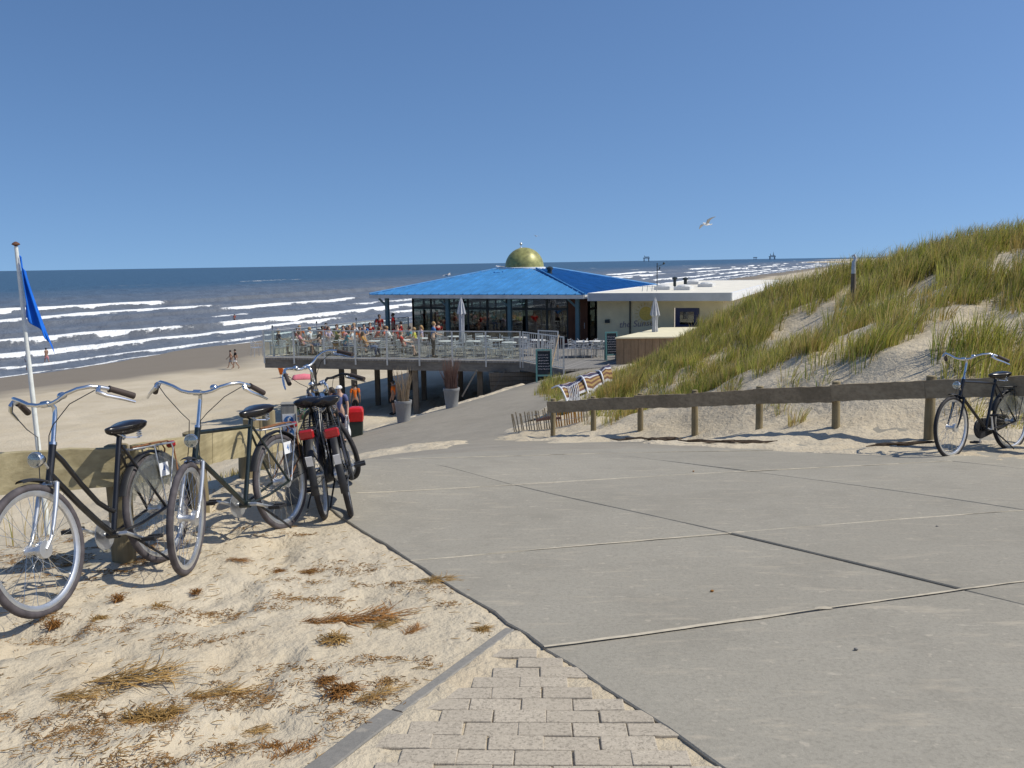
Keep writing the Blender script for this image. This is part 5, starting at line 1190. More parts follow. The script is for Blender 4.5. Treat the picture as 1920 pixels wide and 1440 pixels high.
# slim post standing in the dune grass
x = gx(1600, 20.5, CZ - .5); z = H(x, 20.5); lp_ = empty('dune_post', (x, 20.5, z), label='slim post with bent pale top standing in the dune grass', cat='post')
zt_ = at(1600, 492, 20.5).z - z
MB().tube([(0, 0, -.3), (0, 0, zt_ * .75)], .055, 10).build('post', 'pile_wood', lp_, smooth=True); MB().tube([(0, 0, zt_ * .75), (0, 0, zt_), (.04, 0, zt_ + .10), (.0, 0, zt_ + .17), (-.05, 0, zt_ + .14)], [.05, .045, .035, .03, .02], 10).build('top', 'galvanised', lp_, smooth=True)

# ================================================================== PLACING THE PEOPLE
def dp(px, Y): return gx(px, Y, FLZ + .8), Y
dk = 'guests on the terrace'
for lab, px, Y, face, pose, top, legs, hair, skin in (
    ('seated guest in maroon top at the left end of the terrace group', 556, 45.6, 0, 'sit', 'maroon', 'shorts:denim', 'long:dark', 'skin'),
    ('bare-armed guest in pink leaning back, second from left on terrace', 568, 44.4, 20, 'lounge', 'pink', 'shorts:grey', 'hair:brown', 'skin_tan'),
    ('seated guest in white shirt near the left end of the terrace', 581, 46.0, 160, 'sit', 'white', 'trousers:grey', 'hair:fair', 'skin'),
    ('seated guest in black top left of the olive one on terrace', 599, 44.8, 200, 'sit', 'black', 'trousers:denim', 'hair:dark', 'skin'),
    ('seated guest in lilac top between black and olive tops', 616, 46.2, -30, 'sit', 'lilac', 'shorts:white', 'long:brown', 'skin'),
    ('seated guest in olive top and ochre shorts near the glass railing', 627, 44.4, 30, 'lean', 'olive', 'shorts:ochre', 'hair:dark', 'skin'),
    ('guest in orange shirt, left of two orange ones side by side', 644, 46.9, -90, 'sit', 'orange', 'shorts:navy', 'hair:brown', 'skin'),
    ('guest in coral shirt beside the orange one, right of the pair', 656, 47.0, -80, 'sit', 'coral', 'shorts:navy', 'hair:fair', 'skin'),
    ('guest in teal shirt seated at a front table of the terrace', 646, 44.1, 10, 'lean', 'teal', 'trousers:denim', 'hair:dark', 'skin'),
    ('guest in white shirt facing the one in teal', 661, 44.7, 190, 'sit', 'white', 'trousers:denim', 'hair:brown', 'skin'),
    ('guest in orange shirt seated with back to a rail post', 675, 45.6, -60, 'sit', 'orange', 'shorts:black', 'hair:brown', 'skin'),
    ('long haired guest in ochre top lounging in jeans', 688, 43.2, 0, 'lounge', 'ochre', 'trousers:denim', 'long:brown', 'skin_tan'),
    ('seated guest in dark red below the two standing ones', 694, 49.0, -70, 'sit', 'dark_red', 'trousers:black', 'hair:brown', 'skin'),
    ('person in dark red shirt standing left of the corner column', 712, 49.3, -60, 'talk', 'dark_red', 'trousers:black', 'hair:dark', 'skin_tan'),
    ('person in red shirt standing right of the corner column', 738, 50.6, 180, 'stand', 'red', 'trousers:black', 'hair:dark', 'skin_tan'),
    ('guest in coral shirt seated behind the lounging one', 722, 46.0, 180, 'sit', 'coral', 'shorts:grey', 'hair:brown', 'skin'),
    ('guest in bright red shirt seated close to the glass', 758, 43.0, 20, 'lounge', 'red', 'shorts:grey', 'hair:brown', 'skin'),
    ('guest in yellow shirt seated right of the bright red one', 777, 44.6, 190, 'sit', 'yellow', 'trousers:grey', 'hair:fair', 'skin'),
    ('waiter in blue shirt and black trousers standing with a tray', 812, 42.4, 15, 'tray', 'blue', 'trousers:black', 'hair:fair', 'skin'),
    ('seated guest in navy top at the very left table of the terrace', 522, 45.0, 30, 'sit', 'navy', 'shorts:white', 'hair:fair', 'skin'),
    ('guest in yellow top seated behind the olive one near the left rail', 632, 47.8, -100, 'sit', 'yellow', 'shorts:denim', 'long:brown', 'skin'),
    ('guest in blue shirt seated between orange and dark red ones', 683, 48.0, -90, 'sit', 'blue', 'trousers:grey', 'hair:dark', 'skin'),
    ('guest in white top leaning over the table beside the coral one', 733, 46.6, 170, 'lean', 'white', 'shorts:navy', 'hair:fair', 'skin'),
    ('guest in red top seated in the second row left of the yellow one', 745, 46.9, -80, 'sit', 'red', 'trousers:black', 'hair:brown', 'skin'),
    ('guest in lilac top seated right of the yellow one', 790, 46.0, 200, 'sit', 'lilac', 'trousers:denim', 'long:fair', 'skin'),
    ('guest in orange top seated behind the black one at the left rail', 607, 47.6, -60, 'lounge', 'orange', 'shorts:white', 'hair:dark', 'skin_tan'),
    ('guest in bright red top seated left of the lilac one near the rear rail', 612, 49.2, -110, 'sit', 'red', 'shorts:grey', 'hair:dark', 'skin'),
    ('guest in orange top seated at the rear left rail behind the maroon one', 562, 47.4, -60, 'sit', 'orange', 'shorts:navy', 'hair:fair', 'skin'),
    ('guest in white top seated between the two orange pairs near the rear', 664, 48.6, -90, 'sit', 'white', 'shorts:denim', 'long:fair', 'skin'),
    ('guest in coral top leaning forward in front of the standing pair', 703, 46.2, 20, 'lean', 'coral', 'trousers:grey', 'hair:brown', 'skin'),
    ('guest in dark red top seated right of the standing pair', 752, 49.6, 190, 'sit', 'dark_red', 'trousers:black', 'hair:dark', 'skin'),
    ('guest in pink top seated in front of the orange pair', 651, 45.4, 150, 'sit', 'pink', 'shorts:white', 'long:brown', 'skin'),
    ('guest in teal top seated just right of the bright red one', 768, 45.6, -150, 'sit', 'teal', 'shorts:grey', 'hair:dark', 'skin_tan'),
    ('seated guest in dark red inside the shade behind the waiter', 822, 48.6, 120, 'sit', 'dark_red', 'trousers:black', 'hair:brown', 'skin')):
    x, y = dp(px, Y); pr_ = person(lab, x, y, FLZ, face, pose, top, legs, hair, skin, group=dk)
    if pose in ('sit', 'lounge', 'lean'): put(CH, x - .03 * math.cos(R(face)), y - .03 * math.sin(R(face)), R(face))
x, y = dp(812, 42.4); tr_ = empty('serving_tray', (x + .37, y + .10, FLZ + 1.19), label='round pale tray with glasses carried by the waiter in blue', cat='tray')
MB().lathe([(.16, 0), (.17, .015), (.165, .015), (.15, .006), (.01, .006)], (0, 0, 0), 20).build('plate', 'off_white_paint', tr_, smooth=True)
for q in range(3): MB().lathe([(.03, .006), (.035, .12), (.03, .12), (.026, .012)], (.07 * math.cos(q * 2.1), .07 * math.sin(q * 2.1), 0), 10).build('glass', 'rail_glass', tr_, smooth=True)
bg = 'people on the sand by the litter bin'
def gp(px, Y): x = gx(px, Y, CZ - 5); return x, Y, H(x, Y) + .02
def stand(lab, px, Y, face, **kw):
    x, y, z = gp(px, Y); return person(lab, x, y, z, face, group=bg, **kw)
stand('man in slate blue shirt, dark shorts and white cap beside the red bin', 640, 25.6, -95, pose='stand', top='slate_blue', legs='shorts:navy', hair='hair:dark', skin='skin', cap='white', size=.99)
x, y, z = gp(652, 25.5); tw_ = MB(); nv = 10
for i in range(nv):
    for j in range(6): pass
vs = [(x + (-.09 + .18 * j / 5) * (.55 + .45 * i / nv) + .01 * math.sin(i * 1.3 + j), y + .04 * math.sin(j * 2.2 + i * .3), z + .80 - .70 * i / nv) for i in range(nv + 1) for j in range(6)]
tw_.add(vs, [(i * 6 + j, i * 6 + j + 1, (i + 1) * 6 + j + 1, (i + 1) * 6 + j) for i in range(nv) for j in range(5)]); to_ = tw_.build('towel', 'white_paint', None, smooth=True); to_.modifiers.new('t', 'SOLIDIFY').thickness = .012
tag(to_, 'white towel hanging from the hand of the man in slate blue', 'towel')
stand('dark haired woman in grey top standing behind the man in slate blue', 625, 26.3, -150, pose='talk', top='grey', legs='shorts:denim', hair='long:dark', skin='skin_tan', size=.99)
stand('tanned person in ochre shorts bending by the black bicycle seat', 613, 25.2, -60, pose='lean', top=None, legs='shorts:ochre', hair='hair:dark', skin='skin_tan')
stand('person in orange shirt standing beyond the black bicycle handlebar', 602, 29.2, -90, pose='stand', top='orange', legs='shorts:navy', hair='hair:dark', skin='skin', size=1.0)
stand('person in dark orange shirt in the shade behind the red bin', 664, 41.7, 100, pose='stand', top='orange', legs='shorts:black', hair='hair:dark', skin='skin_tan', size=.97)
stand('person in bright orange shirt just above the grey sticker post', 543, 24.0, 60, pose='stand', top='orange', legs='shorts:denim', hair='hair:brown', skin='skin', size=.80)
stand('person in green shirt between two handlebars of the black bicycle', 568, 26.5, -60, pose='talk', top='green', legs='shorts:grey', hair='hair:dark', skin='skin_tan', size=.98)
stand('person in dark orange shirt in the shade left of the pale twigs', 736, 41.9, 170, pose='stand', top='orange', legs='shorts:black', hair='hair:dark', skin='skin_tan', size=.95)
sb = 'people along the water'
for lab, px, Y, face, pose, top, legs, sz in (('bather in white shorts with dark top walking along the wet sand', 443, 75.5, 200, 'walk', 'black', 'shorts:white', 1.0), ('bare chested bather in grey shorts walking beside the one in white shorts', 434, 76.2, 200, 'walk', None, 'shorts:grey', .93), ('bather in pink shorts standing in the shallow water near the flagpole', 88, 88, 150, 'walk', None, 'shorts:pink', 1.0), ('bather in white at the water edge left of the flagpole', 51, 82, 60, 'stand', 'white', 'shorts:white', .9), ('distant bather in coral standing in the surf', 440, 148, 90, 'stand', 'coral', 'shorts:navy', 1.05)):
    x = gx(px, Y, .3); z = max(H(x, Y), -.35); person(lab, x, Y, z + (.0 if z > 0 else .0), face, pose, top, legs, 'hair:dark', 'skin_tan', sz, None, None, sb)
# small things on the beach
x = gx(533, 66, 1); z = H(x, 66); o = empty('beach_chair', (x, 66, z), 1.0, label='small orange folding beach chair on the sand left of the deck piles', cat='chair')
MB().box((0, 0, .25), (.45, .5, .03)).build('seat', 'cloth_orange', o); MB().box((-.27, 0, .52), (.04, .5, .55), Matrix.Rotation(-.3, 3, 'Y')).build('backrest', 'cloth_orange', o)
for sx in (-1, 1):
    for sy in (-1, 1): MB().tube([(.2 * sx, .24 * sy, -.02), (.12 * sx, .24 * sy, .27)], .014, 6).build('leg', 'galvanised', o)
x = gx(570, 64, 1); z = H(x, 64); m = MB(); nn = 12
for i in range(7):
    for j in range(nn + 1): pass
vs = [((i / 6 - .5) * 1.5 , .5 * math.cos(math.pi * j / nn), .42 * math.sin(math.pi * j / nn) * (1 - .5 * abs(i / 6 - .5))) for i in range(7) for j in range(nn + 1)]
tn = m.add(vs, [(i * (nn + 1) + j, i * (nn + 1) + j + 1, (i + 1) * (nn + 1) + j + 1, (i + 1) * (nn + 1) + j) for i in range(6) for j in range(nn)]).build('beach_shelter', 'pink_cloth', None, smooth=True, loc=(x, 64, z)); tn.modifiers.new('t', 'SOLIDIFY').thickness = .02
tag(tn, 'low pink beach shelter on the sand beyond the deck', 'shelter')

# ================================================================== BIRDS, RIGS, BUOY
def gull(label, loc, rz, fly, size=1.0, roll=0.0, group='gulls'):
    r = empty('gull', loc, rz, label=label, cat='bird', group=group); r.scale = (size,) * 3; r.rotation_euler = (R(roll), 0, rz)
    z0 = 0 if fly else .16; b = MB(); b.tube([(-.30, 0, z0 + .0), (-.18, 0, z0 + .01), (-.05, 0, z0 + .01), (.10, 0, z0 + .03), (.17, 0, z0 + .06), (.22, 0, z0 + .085), (.26, 0, z0 + .08)], [.012, .045, .075, .07, .05, .045, .015], 10).build('body', 'gull_white', r, smooth=True)
    MB().tube([(.25, 0, z0 + .08), (.31, 0, z0 + .07)], [.013, .004], 6).build('bill', 'gull_bill', r)
    MB().add([(-.25, -.03, z0 + .005), (-.25, .03, z0 + .005), (-.42, .075, z0), (-.42, -.075, z0)], [(0, 1, 2, 3)]).build('tail', 'gull_white', r).modifiers.new('t', 'SOLIDIFY').thickness = .01
    for s in (-1, 1):
        if fly:
            w = [(.10, .04, .03), (.14, .26, .16), (.04, .48, .17), (-.10, .70, .12)]; t = [(-.12, .04, .02), (-.10, .26, .14), (-.12, .46, .15), (-.14, .70, .12)]
            vs = [(x_, y_ * s, z_) for x_, y_, z_ in w + t]; k = MB().add(vs, [(i, i + 1, 5 + i, 4 + i) for i in range(3)]).build('wing', 'gull_grey', r, smooth=True); k.modifiers.new('t', 'SOLIDIFY').thickness = .012
        else:
            MB().ell((-.10, .062 * s, z0 + .03), (.20, .02, .05), 10, 6).build('wing', 'gull_grey', r, smooth=True); MB().tube([(.0, .03 * s, z0 - .05), (.0, .03 * s, 0)], .006, 5).build('leg', 'gull_bill', r)
    return r
p = at(1325, 421, 52); gull('white gull flying with raised wings above the dune', p, R(215), True, 1.0, 28)
p = at(1005, 443, 190); gull('tiny distant gull in the sky above the dome', p, R(120), True, 1.2, 10)
def on_roof(px, py, Y): p = at(px, py, Y); return p
gull('gull landing with spread wings on the left hip of the blue roof', at(839, 519, 54.5) + Vector((0, 0, .05)), R(-20), True, .8, 8); gull('gull perched on the blue roof just left of the dome', at(937, 506, 53.9) + Vector((0, 0, -.02)), R(170), False, 1.0)
def rig(label, px, Y, w, h, towers):
    x = gx(px, Y, 20); r = empty('drilling_platform', (x, Y, 0), label=label, cat='platform', group='platforms on the horizon')
    for sx in (-1, 1):
        for sy in (-1, 1): MB().box((sx * w * .38, sy * w * .2, h * .28), (w * .08, w * .08, h * .62)).build('leg', 'rig_steel', r)
    MB().box((0, 0, h * .62), (w, w * .5, h * .14)).build('lower_deck', 'rig_steel', r); MB().box((w * .08, 0, h * .80), (w * .7, w * .4, h * .12)).build('upper_deck', 'rig_steel', r)
    for k, (dx, hh_) in enumerate(towers):
        MB().add([(dx - w * .07, -w * .05, h * .85), (dx + w * .07, -w * .05, h * .85), (dx + w * .07, w * .05, h * .85), (dx - w * .07, w * .05, h * .85), (dx, 0, h * hh_)], [(0, 1, 2, 3), (0, 1, 4), (1, 2, 4), (2, 3, 4), (3, 0, 4)]).build('derrick', 'rig_steel', r)
    for z_ in (.2, .42): MB().beam((-w * .38, -w * .2, h * z_), (w * .38, -w * .2, h * (z_ + .15)), w * .03, w * .03).build('brace', 'rig_steel', r)
rig('small drilling platform on legs on the horizon above the annex roof', 1212, 9000, 62, 56, ((-18, 1.15),)); rig('wider drilling platform with derricks on the horizon, right of the other', 1448, 9500, 66, 50, ((-20, 1.3), (12, 1.7)))
x = gx(1416, 9600, 20); r = empty('drilling_platform', (x, 9600, 0), label='faint low platform just left of the wider drilling platform', cat='platform', group='platforms on the horizon')
for s in (-1, 0, 1): MB().box((s * 14, 0, 10), (4, 4, 22)).build('leg', 'rig_steel', r)
MB().box((0, 0, 24), (40, 14, 7)).build('lower_deck', 'rig_steel', r)
x = gx(1398, 760, .5); tag(MB().lathe([(.6, -.6), (1.1, -.1), (1.2, .5), (.8, 1.0), (.3, 1.3), (.25, 2.2), (.5, 2.3), (.3, 2.6), (.02, 2.8)], (x, 760, .2), 14).build('buoy', 'white_paint', None, smooth=True), 'white buoy floating in the surf right of the flat roof', 'buoy')

# ================================================================== DUNE GRASS
def fence_line_x(y): return np.interp(y, [8, 9, 11.2, 18.5, 22, 26, 30], [7.3, 6.7, 5.35, .85, .6, .4, .3])
def blades(cx, cy, nb, hmin, hmax, spread, tone_seed, dry=.2, lean=(.13, -.05)):
    """arrays of curved tapering blades around clump centres"""
    k = np.repeat(np.arange(len(cx)), nb); n = len(k); rng = np.random.default_rng(tone_seed)
    r = np.sqrt(rng.random(n)) * spread[k] if hasattr(spread, '__len__') else np.sqrt(rng.random(n)) * spread
    a = rng.random(n) * 2 * np.pi; bx = cx[k] + r * np.cos(a); by = cy[k] + r * np.sin(a)
    hs = (hmin + (hmax - hmin) * rng.random(len(cx)))[k] * rng.uniform(.55, 1.1, n)
    bz = HH(bx, by) + (fbm(bx * 3.4, by * 3.4, 3, 4) - .5) * .075 + (fbm(bx * .8, by * .8, 11, 4) - .5) * .48 * sstep(.3, 1.6, (bx - fence_line_x(by)) * .85) * sstep(8, 11, by) - .03
    cl_az = rng.uniform(-.5, .5, len(cx))[k]
    out = rng.uniform(.08, .42, n) * hs; dx = np.cos(a) * out + lean[0] * hs * (1 + cl_az); dy = np.sin(a) * out + lean[1] * hs
    w = rng.uniform(.003, .0065, n) * (1 + .012 * np.hypot(bx, by)); yaw = rng.random(n) * np.pi; wx = np.cos(yaw) * w; wy = np.sin(yaw) * w
    T = [0, .4, .75, 1.0]; wd = [1, .85, .55]; V = []
    for i, t in enumerate(T[:3]):
        px = bx + dx * t ** 1.9; py = by + dy * t ** 1.9; pz = bz + hs * (t - .12 * t ** 3)
        V.append(np.stack([px - wx * wd[i], py - wy * wd[i], pz], -1)); V.append(np.stack([px + wx * wd[i], py + wy * wd[i], pz], -1))
    V.append(np.stack([bx + dx, by + dy, bz + hs * .86], -1))
    co = np.stack(V, 1); base = (np.arange(n) * 7)[:, None]
    tri = np.concatenate([base + np.array([[0, 1, 3]]), base + np.array([[0, 3, 2]]), base + np.array([[2, 3, 5]]), base + np.array([[2, 5, 4]]), base + np.array([[4, 5, 6]])])
    g1, g2 = np.array([.27, .285, .045]), np.array([.46, .43, .105]); st = np.array([.62, .48, .20]); dk = np.array([.13, .16, .03])
    m = np.clip(rng.random(n) * .6 + (rng.random(len(cx))[k] - .3) * .6, 0, 1)[:, None]; c = g1 * (1 - m) + g2 * m; cv = rng.random(len(cx))[k][:, None]; c = np.where(cv > .84, c * .35 + np.array([.42, .27, .10]) * .65, c); c = np.where(cv < .16, c * np.array([.55, .68, .6]), c); c = c * (1.0 + .66 * fbm(cx * .9, cy * .9, 95, 2)[k][:, None])
    d = (rng.random(n) < dry)[:, None]; c = np.where(d, st * rng.uniform(.6, 1.05, n)[:, None], c); q = (rng.random(n) < .2)[:, None]; c = np.where(q & ~d, dk, c)
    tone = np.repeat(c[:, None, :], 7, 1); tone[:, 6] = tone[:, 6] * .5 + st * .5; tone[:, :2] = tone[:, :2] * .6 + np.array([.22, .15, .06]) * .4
    return co.reshape(-1, 3), tri, tone.reshape(-1, 3)
def grass_object(name, data, parent=None):
    co = np.concatenate([d[0] for d in data]); o_ = 0; tr = []
    for d in data: tr.append(d[1] + o_); o_ += len(d[0])
    tone = np.concatenate([d[2] for d in data]); me = raw_mesh(name, co, np.concatenate(tr), False)
    at_ = me.attributes.new('tone', 'FLOAT_COLOR', 'POINT'); at_.data.foreach_set('color', np.c_[tone, np.ones(len(tone))].astype(np.float32).ravel())
    return link(name, me, 'marram_grass', parent)
N = 60000; gxx = RNG.uniform(-.5, 22, N); gyy = RNG.uniform(10, 33, N)
inside = gxx - fence_line_x(gyy)
dn = fbm(gxx * .55, gyy * .55, 71, 4); strk = fbm((gxx * .8 + gyy * .6) * .28, (gyy * .8 - gxx * .6) * 1.1, 77, 3)
# height on the slope decides how dense the cover is: bare foot, dense crest
hgt = HH(gxx, gyy) - CZ
crest = sstep(.9, 3.0, inside)
prob = np.clip(crest * (.45 + 1.7 * (dn - .38) * 2.2) * sstep(.26, .44, strk), 0, 1)
prob = np.where(gyy > 22.5 - (gxx - 2) * .25, np.maximum(prob, .55 * sstep(.3, 1.2, inside)), prob)
def bare(x, y, cx, cy, rx, ry, ang):
    c, s = math.cos(ang), math.sin(ang); u = ((x - cx) * c + (y - cy) * s) / rx; v = (-(x - cx) * s + (y - cy) * c) / ry; return np.exp(-(u * u + v * v) ** 2)
def spot(px, py):
    r = ray(px, py); t = np.geomspace(8, 40, 500); g = CZ + r.z * t - HH(r.x * t, r.y * t); i = int(np.argmax(g < 0)); return r.x * t[i], r.y * t[i]
for (px, py, rx, ry, ang) in ((1470, 650, 1.6, .55, 1.0), (1345, 685, 1.3, .5, .9), (1650, 705, 1.1, .55, .7), (1540, 650, 1.0, .35, 1.0), (1850, 610, 1.0, .4, .9), (1895, 505, 1.2, .5, .8), (1760, 560, .9, .3, .9), (1500, 725, 1.0, .4, .4)):
    sx, sy = spot(px, py); prob = prob * (1 - bare(gxx, gyy, sx, sy, rx, ry, ang))
clump = fbm(gxx * 1.25, gyy * 1.25, 83, 2); clump2 = fbm(gxx * .42 + 3, gyy * .42, 87, 2)
prob = prob * sstep(.35, 1.0, inside) * (1 - sstep(20, 22, gxx)) * (.22 + .78 * sstep(.43, .55, clump * .75 + clump2 * .25))
keep = RNG.random(N) < prob * .27
cx, cy = gxx[keep], gyy[keep]; kk = RNG.uniform(.10, .26, len(cx))
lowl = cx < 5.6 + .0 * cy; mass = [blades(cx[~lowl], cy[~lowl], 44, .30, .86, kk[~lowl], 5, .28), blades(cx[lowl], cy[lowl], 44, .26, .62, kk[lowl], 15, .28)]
# thin low tufts between
keep2 = RNG.random(N) < np.clip(sstep(.5, 2, inside) * sstep(.40, .62, dn), 0, 1) * .05
mass.append(blades(gxx[keep2], gyy[keep2], 16, .22, .55, .13, 6, .45))
keep3 = RNG.random(N) < sstep(.5, 1.4, inside) * (1 - sstep(2.6, 4.0, inside)) * sstep(.46, .60, fbm(gxx * 1.1, gyy * 1.1, 79, 3)) * (gyy < 24) * .10
mass.append(blades(gxx[keep3], gyy[keep3], 30, .30, .62, .16, 8, .38))
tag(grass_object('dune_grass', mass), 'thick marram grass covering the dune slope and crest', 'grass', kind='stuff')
# tussocks that stand alone and can be told apart
for lab, px, py, Y, nb, h0, h1, sp, dry in (
    ('bushy green grass tussock at the foot of the dune beside the striped windbreak', 1165, 738, 21.6, 420, .55, .85, .42, .2),
    ('rounded grass tussock alone on the bare middle of the dune slope', 1455, 700, 17.5, 380, .5, .75, .34, .15),
    ('small dry grass tuft on the sand between two fence posts', 1492, 795, 13.2, 70, .25, .4, .14, .6),
    ('low tussock with reddish dry base left of the rounded one', 1345, 720, 18.2, 220, .35, .6, .36, .45),
    ('dark tussock just above the rail left of the right hand bicycle', 1640, 690, 14.6, 300, .45, .7, .36, .3)):
    x = gx(px, Y, at(px, py, Y).z); o = grass_object('grass_tussock', [blades(np.array([x]), np.array([Y]), nb, h0, h1, sp, px, dry)]); tag(o, lab, 'grass', 'single grass tussocks')
for k, (px, py, Y, nb, h, sp) in enumerate(((14, 850, 6.9, 16, .75, .30), (430, 885, 8.3, 90, .16, .35), (470, 870, 9.0, 60, .18, .3))):
    x = gx(px, Y, at(px, py, Y).z); o = grass_object('grass_tussock', [blades(np.array([x]), np.array([Y]), nb, h * .8, h, sp, 900 + k, .8)])
    if k <= 1: o['kind'] = 'stuff'
    tag(o, ('thin grey dry grass behind the plank fence at the left edge', 'dry straw grass at the foot of the plank fence behind the second bicycle', 'dry straw tuft by the fence post left of the sticker post')[k], 'grass', 'single grass tussocks')

# ================================================================== DEBRIS ON THE SAND
def weed_mesh(kind, seed, n, L, r):
    rnd = random.Random(seed); m = MB()
    for k in range(n):
        a = rnd.gauss(0, .5) if kind == 'strand' else rnd.uniform(0, 6.28); q = r * math.sqrt(rnd.random()); b = rnd.uniform(0, 6.28)
        x0, y0 = math.cos(b) * q * (2.2 if kind == 'strand' else 1), math.sin(b) * q * .8; ln = L * rnd.uniform(.4, 1.1); z0 = rnd.uniform(.002, .03 if kind != 'ball' else .05)
        bend = rnd.uniform(-.8, .8); p = [(x0, y0, z0)]
        for i in range(1, 4): p.append((p[-1][0] + math.cos(a + bend * i * .4) * ln / 3, p[-1][1] + math.sin(a + bend * i * .4) * ln / 3, max(.002, z0 + rnd.uniform(-.01, .022 if kind != 'ball' else .05))))
        m.tube(p, [.0020, .0024, .0020, .0010], 3)
    return m
variants = {'strand': [weed_mesh('strand', s, 90, .17, .07).mesh('debris') for s in (1, 2, 3)], 'tuft': [weed_mesh('tuft', s, 110, .07, .045).mesh('debris') for s in (4, 5, 6)], 'ball': [weed_mesh('ball', s, 90, .05, .026).mesh('debris') for s in (7, 8)]}
def spot_near(px, py):
    r = ray(px, py); t = np.geomspace(1.8, 15, 900); g = CZ + r.z * t - HH(r.x * t, r.y * t); i = int(np.argmax(g < 0)); return float(r.x * t[i]), float(r.y * t[i])
def debris(px, py, kind, mat, size, rz, label, group):
    x, y = spot_near(px, py); o = bpy.data.objects.new('dried_weed', random.choice(variants[kind])); COL.objects.link(o)
    if not o.data.materials: o.data.materials.append(None)
    o.material_slots[0].link = 'OBJECT'; o.material_slots[0].material = MATS[mat]
    o.location = (x, y, ground(x, y) - .004); o.rotation_euler = (0, 0, rz); size *= .8; o.scale = (size, size, size * .48); tag(o, label, 'dried weed', group); return o
gm = 'clumps of dried weed on the sand'
for px, py, kind, mat, size, rz, lab in ((660, 1165, 'strand', 'dry_weed', 1.5, .35, 'long dark brown swath of dried weed right of the middle of the sand'), (715, 1140, 'strand', 'dry_weed', 1.2, .5, 'dark weed clump at the upper right end of the long swath'), (600, 1170, 'strand', 'dry_weed', 1.0, .2, 'weed clump at the left end of the long dark swath'),
    (265, 1340, 'tuft', 'straw', 1.5, 0, 'thick golden brown tuft at lower left of the sand'), (310, 1338, 'tuft', 'straw', 1.4, 1, 'looser golden tuft just right of the thick one'), (385, 1298, 'strand', 'straw', 1.0, .3, 'straw clump in the middle of the lower sand'), (640, 1298, 'tuft', 'dry_weed', 1.5, .5, 'dark spiky tuft left of the kerb'), (612, 1280, 'tuft', 'dry_weed', .9, .5, 'small dark tuft left of the spiky one near the kerb'),
    (508, 1390, 'tuft', 'dry_weed', 1.2, 1, 'dark weed tuft near the bottom edge, leftmost of three'), (590, 1392, 'tuft', 'dry_weed', 1.2, 2, 'dark weed tuft near the bottom edge left of the kerb'), (525, 1420, 'strand', 'dry_weed', .9, .9, 'dark weed strand at the bottom edge of the picture'), (815, 1090, 'strand', 'straw', .9, .1, 'flat straw clump against the edge of the slab'), (442, 1052, 'strand', 'dry_weed', .6, -.3, 'thin brown weed streak in front of the second bicycle'),
    (522, 1068, 'tuft', 'dry_weed', .8, 0, 'brown tuft below the rear wheel of the second bicycle'), (580, 1068, 'tuft', 'dry_weed', .9, 1, 'brown tuft between second bicycle and the slab edge'), (628, 1207, 'tuft', 'straw', 1.4, .2, 'rounded straw tuft below the long dark swath'), (240, 1275, 'strand', 'straw', 1.5, .3, 'wide thin spread of straw on the left of the sand'), (100, 1165, 'ball', 'dry_weed', 1.3, 0, 'round brown ball of weed beside the nearest front wheel'),
    (222, 1128, 'ball', 'dry_weed', 1.2, 0, 'round brown ball of weed right of the nearest front wheel'), (295, 1128, 'ball', 'straw', 1.2, 0, 'pale round weed ball right of the brown one'), (368, 1107, 'ball', 'dry_weed', .9, 0, 'small reddish weed ball below the second front wheel'), (720, 1170, 'strand', 'straw', .7, .9, 'straw strand right of the long dark swath'), (770, 1180, 'strand', 'dry_weed', .6, 1.2, 'upright dark strand between swath and slab'), (905, 1180, 'tuft', 'straw', .9, .9, 'straw tuft at the tip of the kerb'),
    (700, 1310, 'strand', 'straw', .7, .6, 'yellow straw lying along the kerb'), (140, 1310, 'strand', 'straw', .8, .2, 'straw strand at the far left of the sand'), (460, 1345, 'strand', 'straw', .7, .4, 'thin straw strand between golden tuft and kerb'), (185, 1160, 'tuft', 'straw', .9, .3, 'straw tuft below the nearest wheel')):
    debris(px, py, kind, mat, size, rz, lab, gm)
litter = MB(); rnd = random.Random(44)
for k in range(2600):
    u = rnd.random(); y = 2.5 + 5.2 * rnd.random() ** 1.3; x = edge_x(y) - .05 - rnd.random() * 3.6
    if x > kerb_x(y) - .05 and y < 4.1: continue
    if float(fbm(np.array(x * 1.6), np.array(y * 2.6), 91, 3)) < .47 and rnd.random() < .8: continue
    a = rnd.gauss(.2, .7); L = rnd.uniform(.012, .06); z = ground(x, y) + .002; litter.tube([(x, y, z), (x + math.cos(a) * L * .5, y + math.sin(a) * L * .5, z + rnd.uniform(.001, .008)), (x + math.cos(a + .3) * L, y + math.sin(a + .3) * L, z)], [.0016, .0020, .0010], 3, cap=False)
tag(litter.build('straw_litter', 'straw', None), 'fine bits of straw and weed scattered over the sand', 'litter', kind='stuff')
wl = MB(); rnd = random.Random(45); made = 0
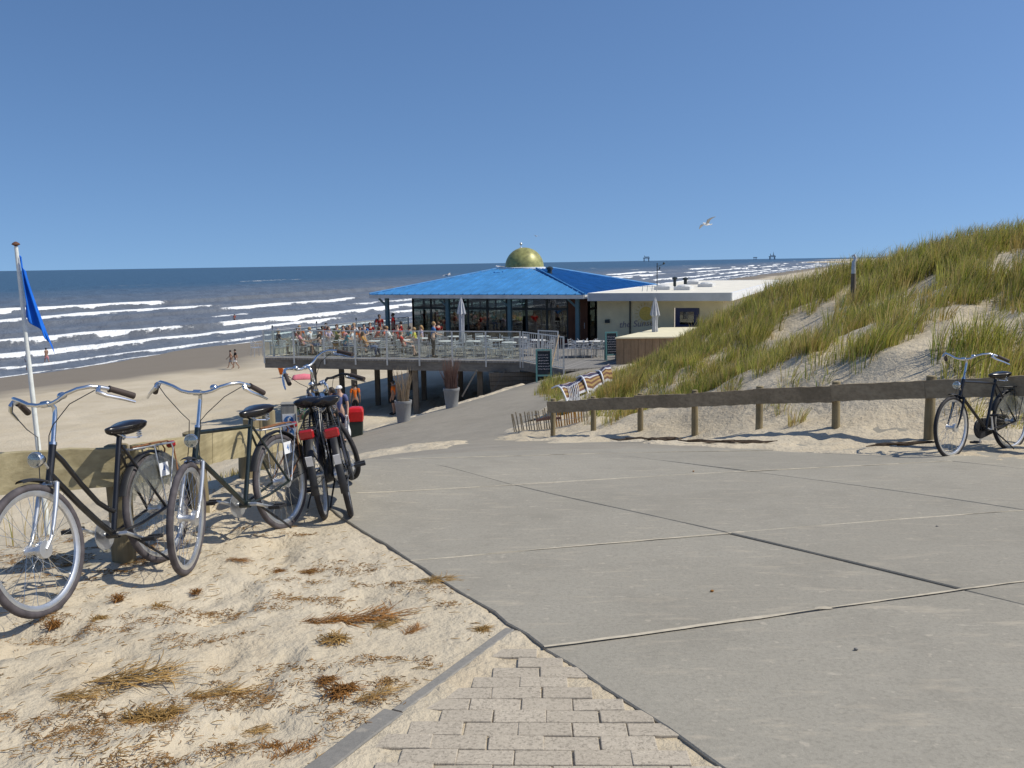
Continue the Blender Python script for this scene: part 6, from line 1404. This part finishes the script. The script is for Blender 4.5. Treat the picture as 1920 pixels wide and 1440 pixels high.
while made < 190:
    y = 2.6 + 3.6 * rnd.random() ** 1.2; x = edge_x(y) - .1 - rnd.random() * 2.6
    if x > kerb_x(y) - .1 and y < 4.1: continue
    if float(fbm(np.array(x * 1.1), np.array(y * 1.9), 93, 3)) < .46: continue
    made += 1; rr = rnd.uniform(.018, .07); dr0 = rnd.gauss(.2, .5)
    for q in range(int(rr * 900)):
        a = rnd.gauss(dr0, 1.3); bx, by = x + rnd.gauss(0, rr * 1.1), y + rnd.gauss(0, rr * .6); L = rnd.uniform(.010, .034); z = ground(bx, by) + .002
        wl.tube([(bx, by, z), (bx + math.cos(a) * L * .5, by + math.sin(a) * L * .5, z + rnd.uniform(.000, .004)), (bx + math.cos(a + .4) * L, by + math.sin(a + .4) * L, z + .0)], [.0012, .0016, .0009], 3, cap=False)
tag(wl.build('weed_litter', 'weed_scrap', None), 'small rusty brown scraps of weed strewn over the sand', 'litter', kind='stuff')
# dark twigs and weed washed against the far edge of the slabs
for px, py, L, lab in ((1190, 833, .9, 'dark twig pile on the sand edge below the third fence post'), (1345, 838, 1.2, 'long dark driftwood stick on the sand edge below the middle of the fence'), (1640, 846, 1.1, 'dark weed line on the sand left of the right hand bicycle'), (1000, 828, .7, 'short dark twig on the sand at the end of the fence')):
    x, y = spot_near(px, py); z = H(x, y) + .06; m = MB(); rnd = random.Random(px)
    for q in range(7):
        dx, dy = rnd.uniform(-.5, .3) * L, rnd.uniform(-.05, .08); pts_ = [(x + dx + i * L * .12, y + dy + rnd.uniform(-.03, .03), H(x + dx + i * L * .12, y + dy) + .06 + rnd.uniform(0, .03)) for i in range(5)]; m.tube(pts_, [.006, .014, .016, .011, .004], 5)
    tag(m.build('driftwood', 'driftwood_dark', None), lab, 'driftwood', 'dark driftwood along the sand edge')
# a few stones and shells lying on the slabs
for k, (px, py) in enumerate(((1335, 1113), (1605, 1222), (1300, 886), (1757, 990))):
    x, y = spot_near(px, py); tag(MB().ell((x, y, H(x, y) + .012), (.011, .008, .006), 8, 6).build('pebble', 'kerb_concrete' if k % 2 else 'dry_weed', None, smooth=True), ('dark pebble in the middle of the near slab', 'pale pebble on the nearest slab at right', 'dark chip on the slabs near the crest', 'pebble on the right hand slab')[k], 'pebble')
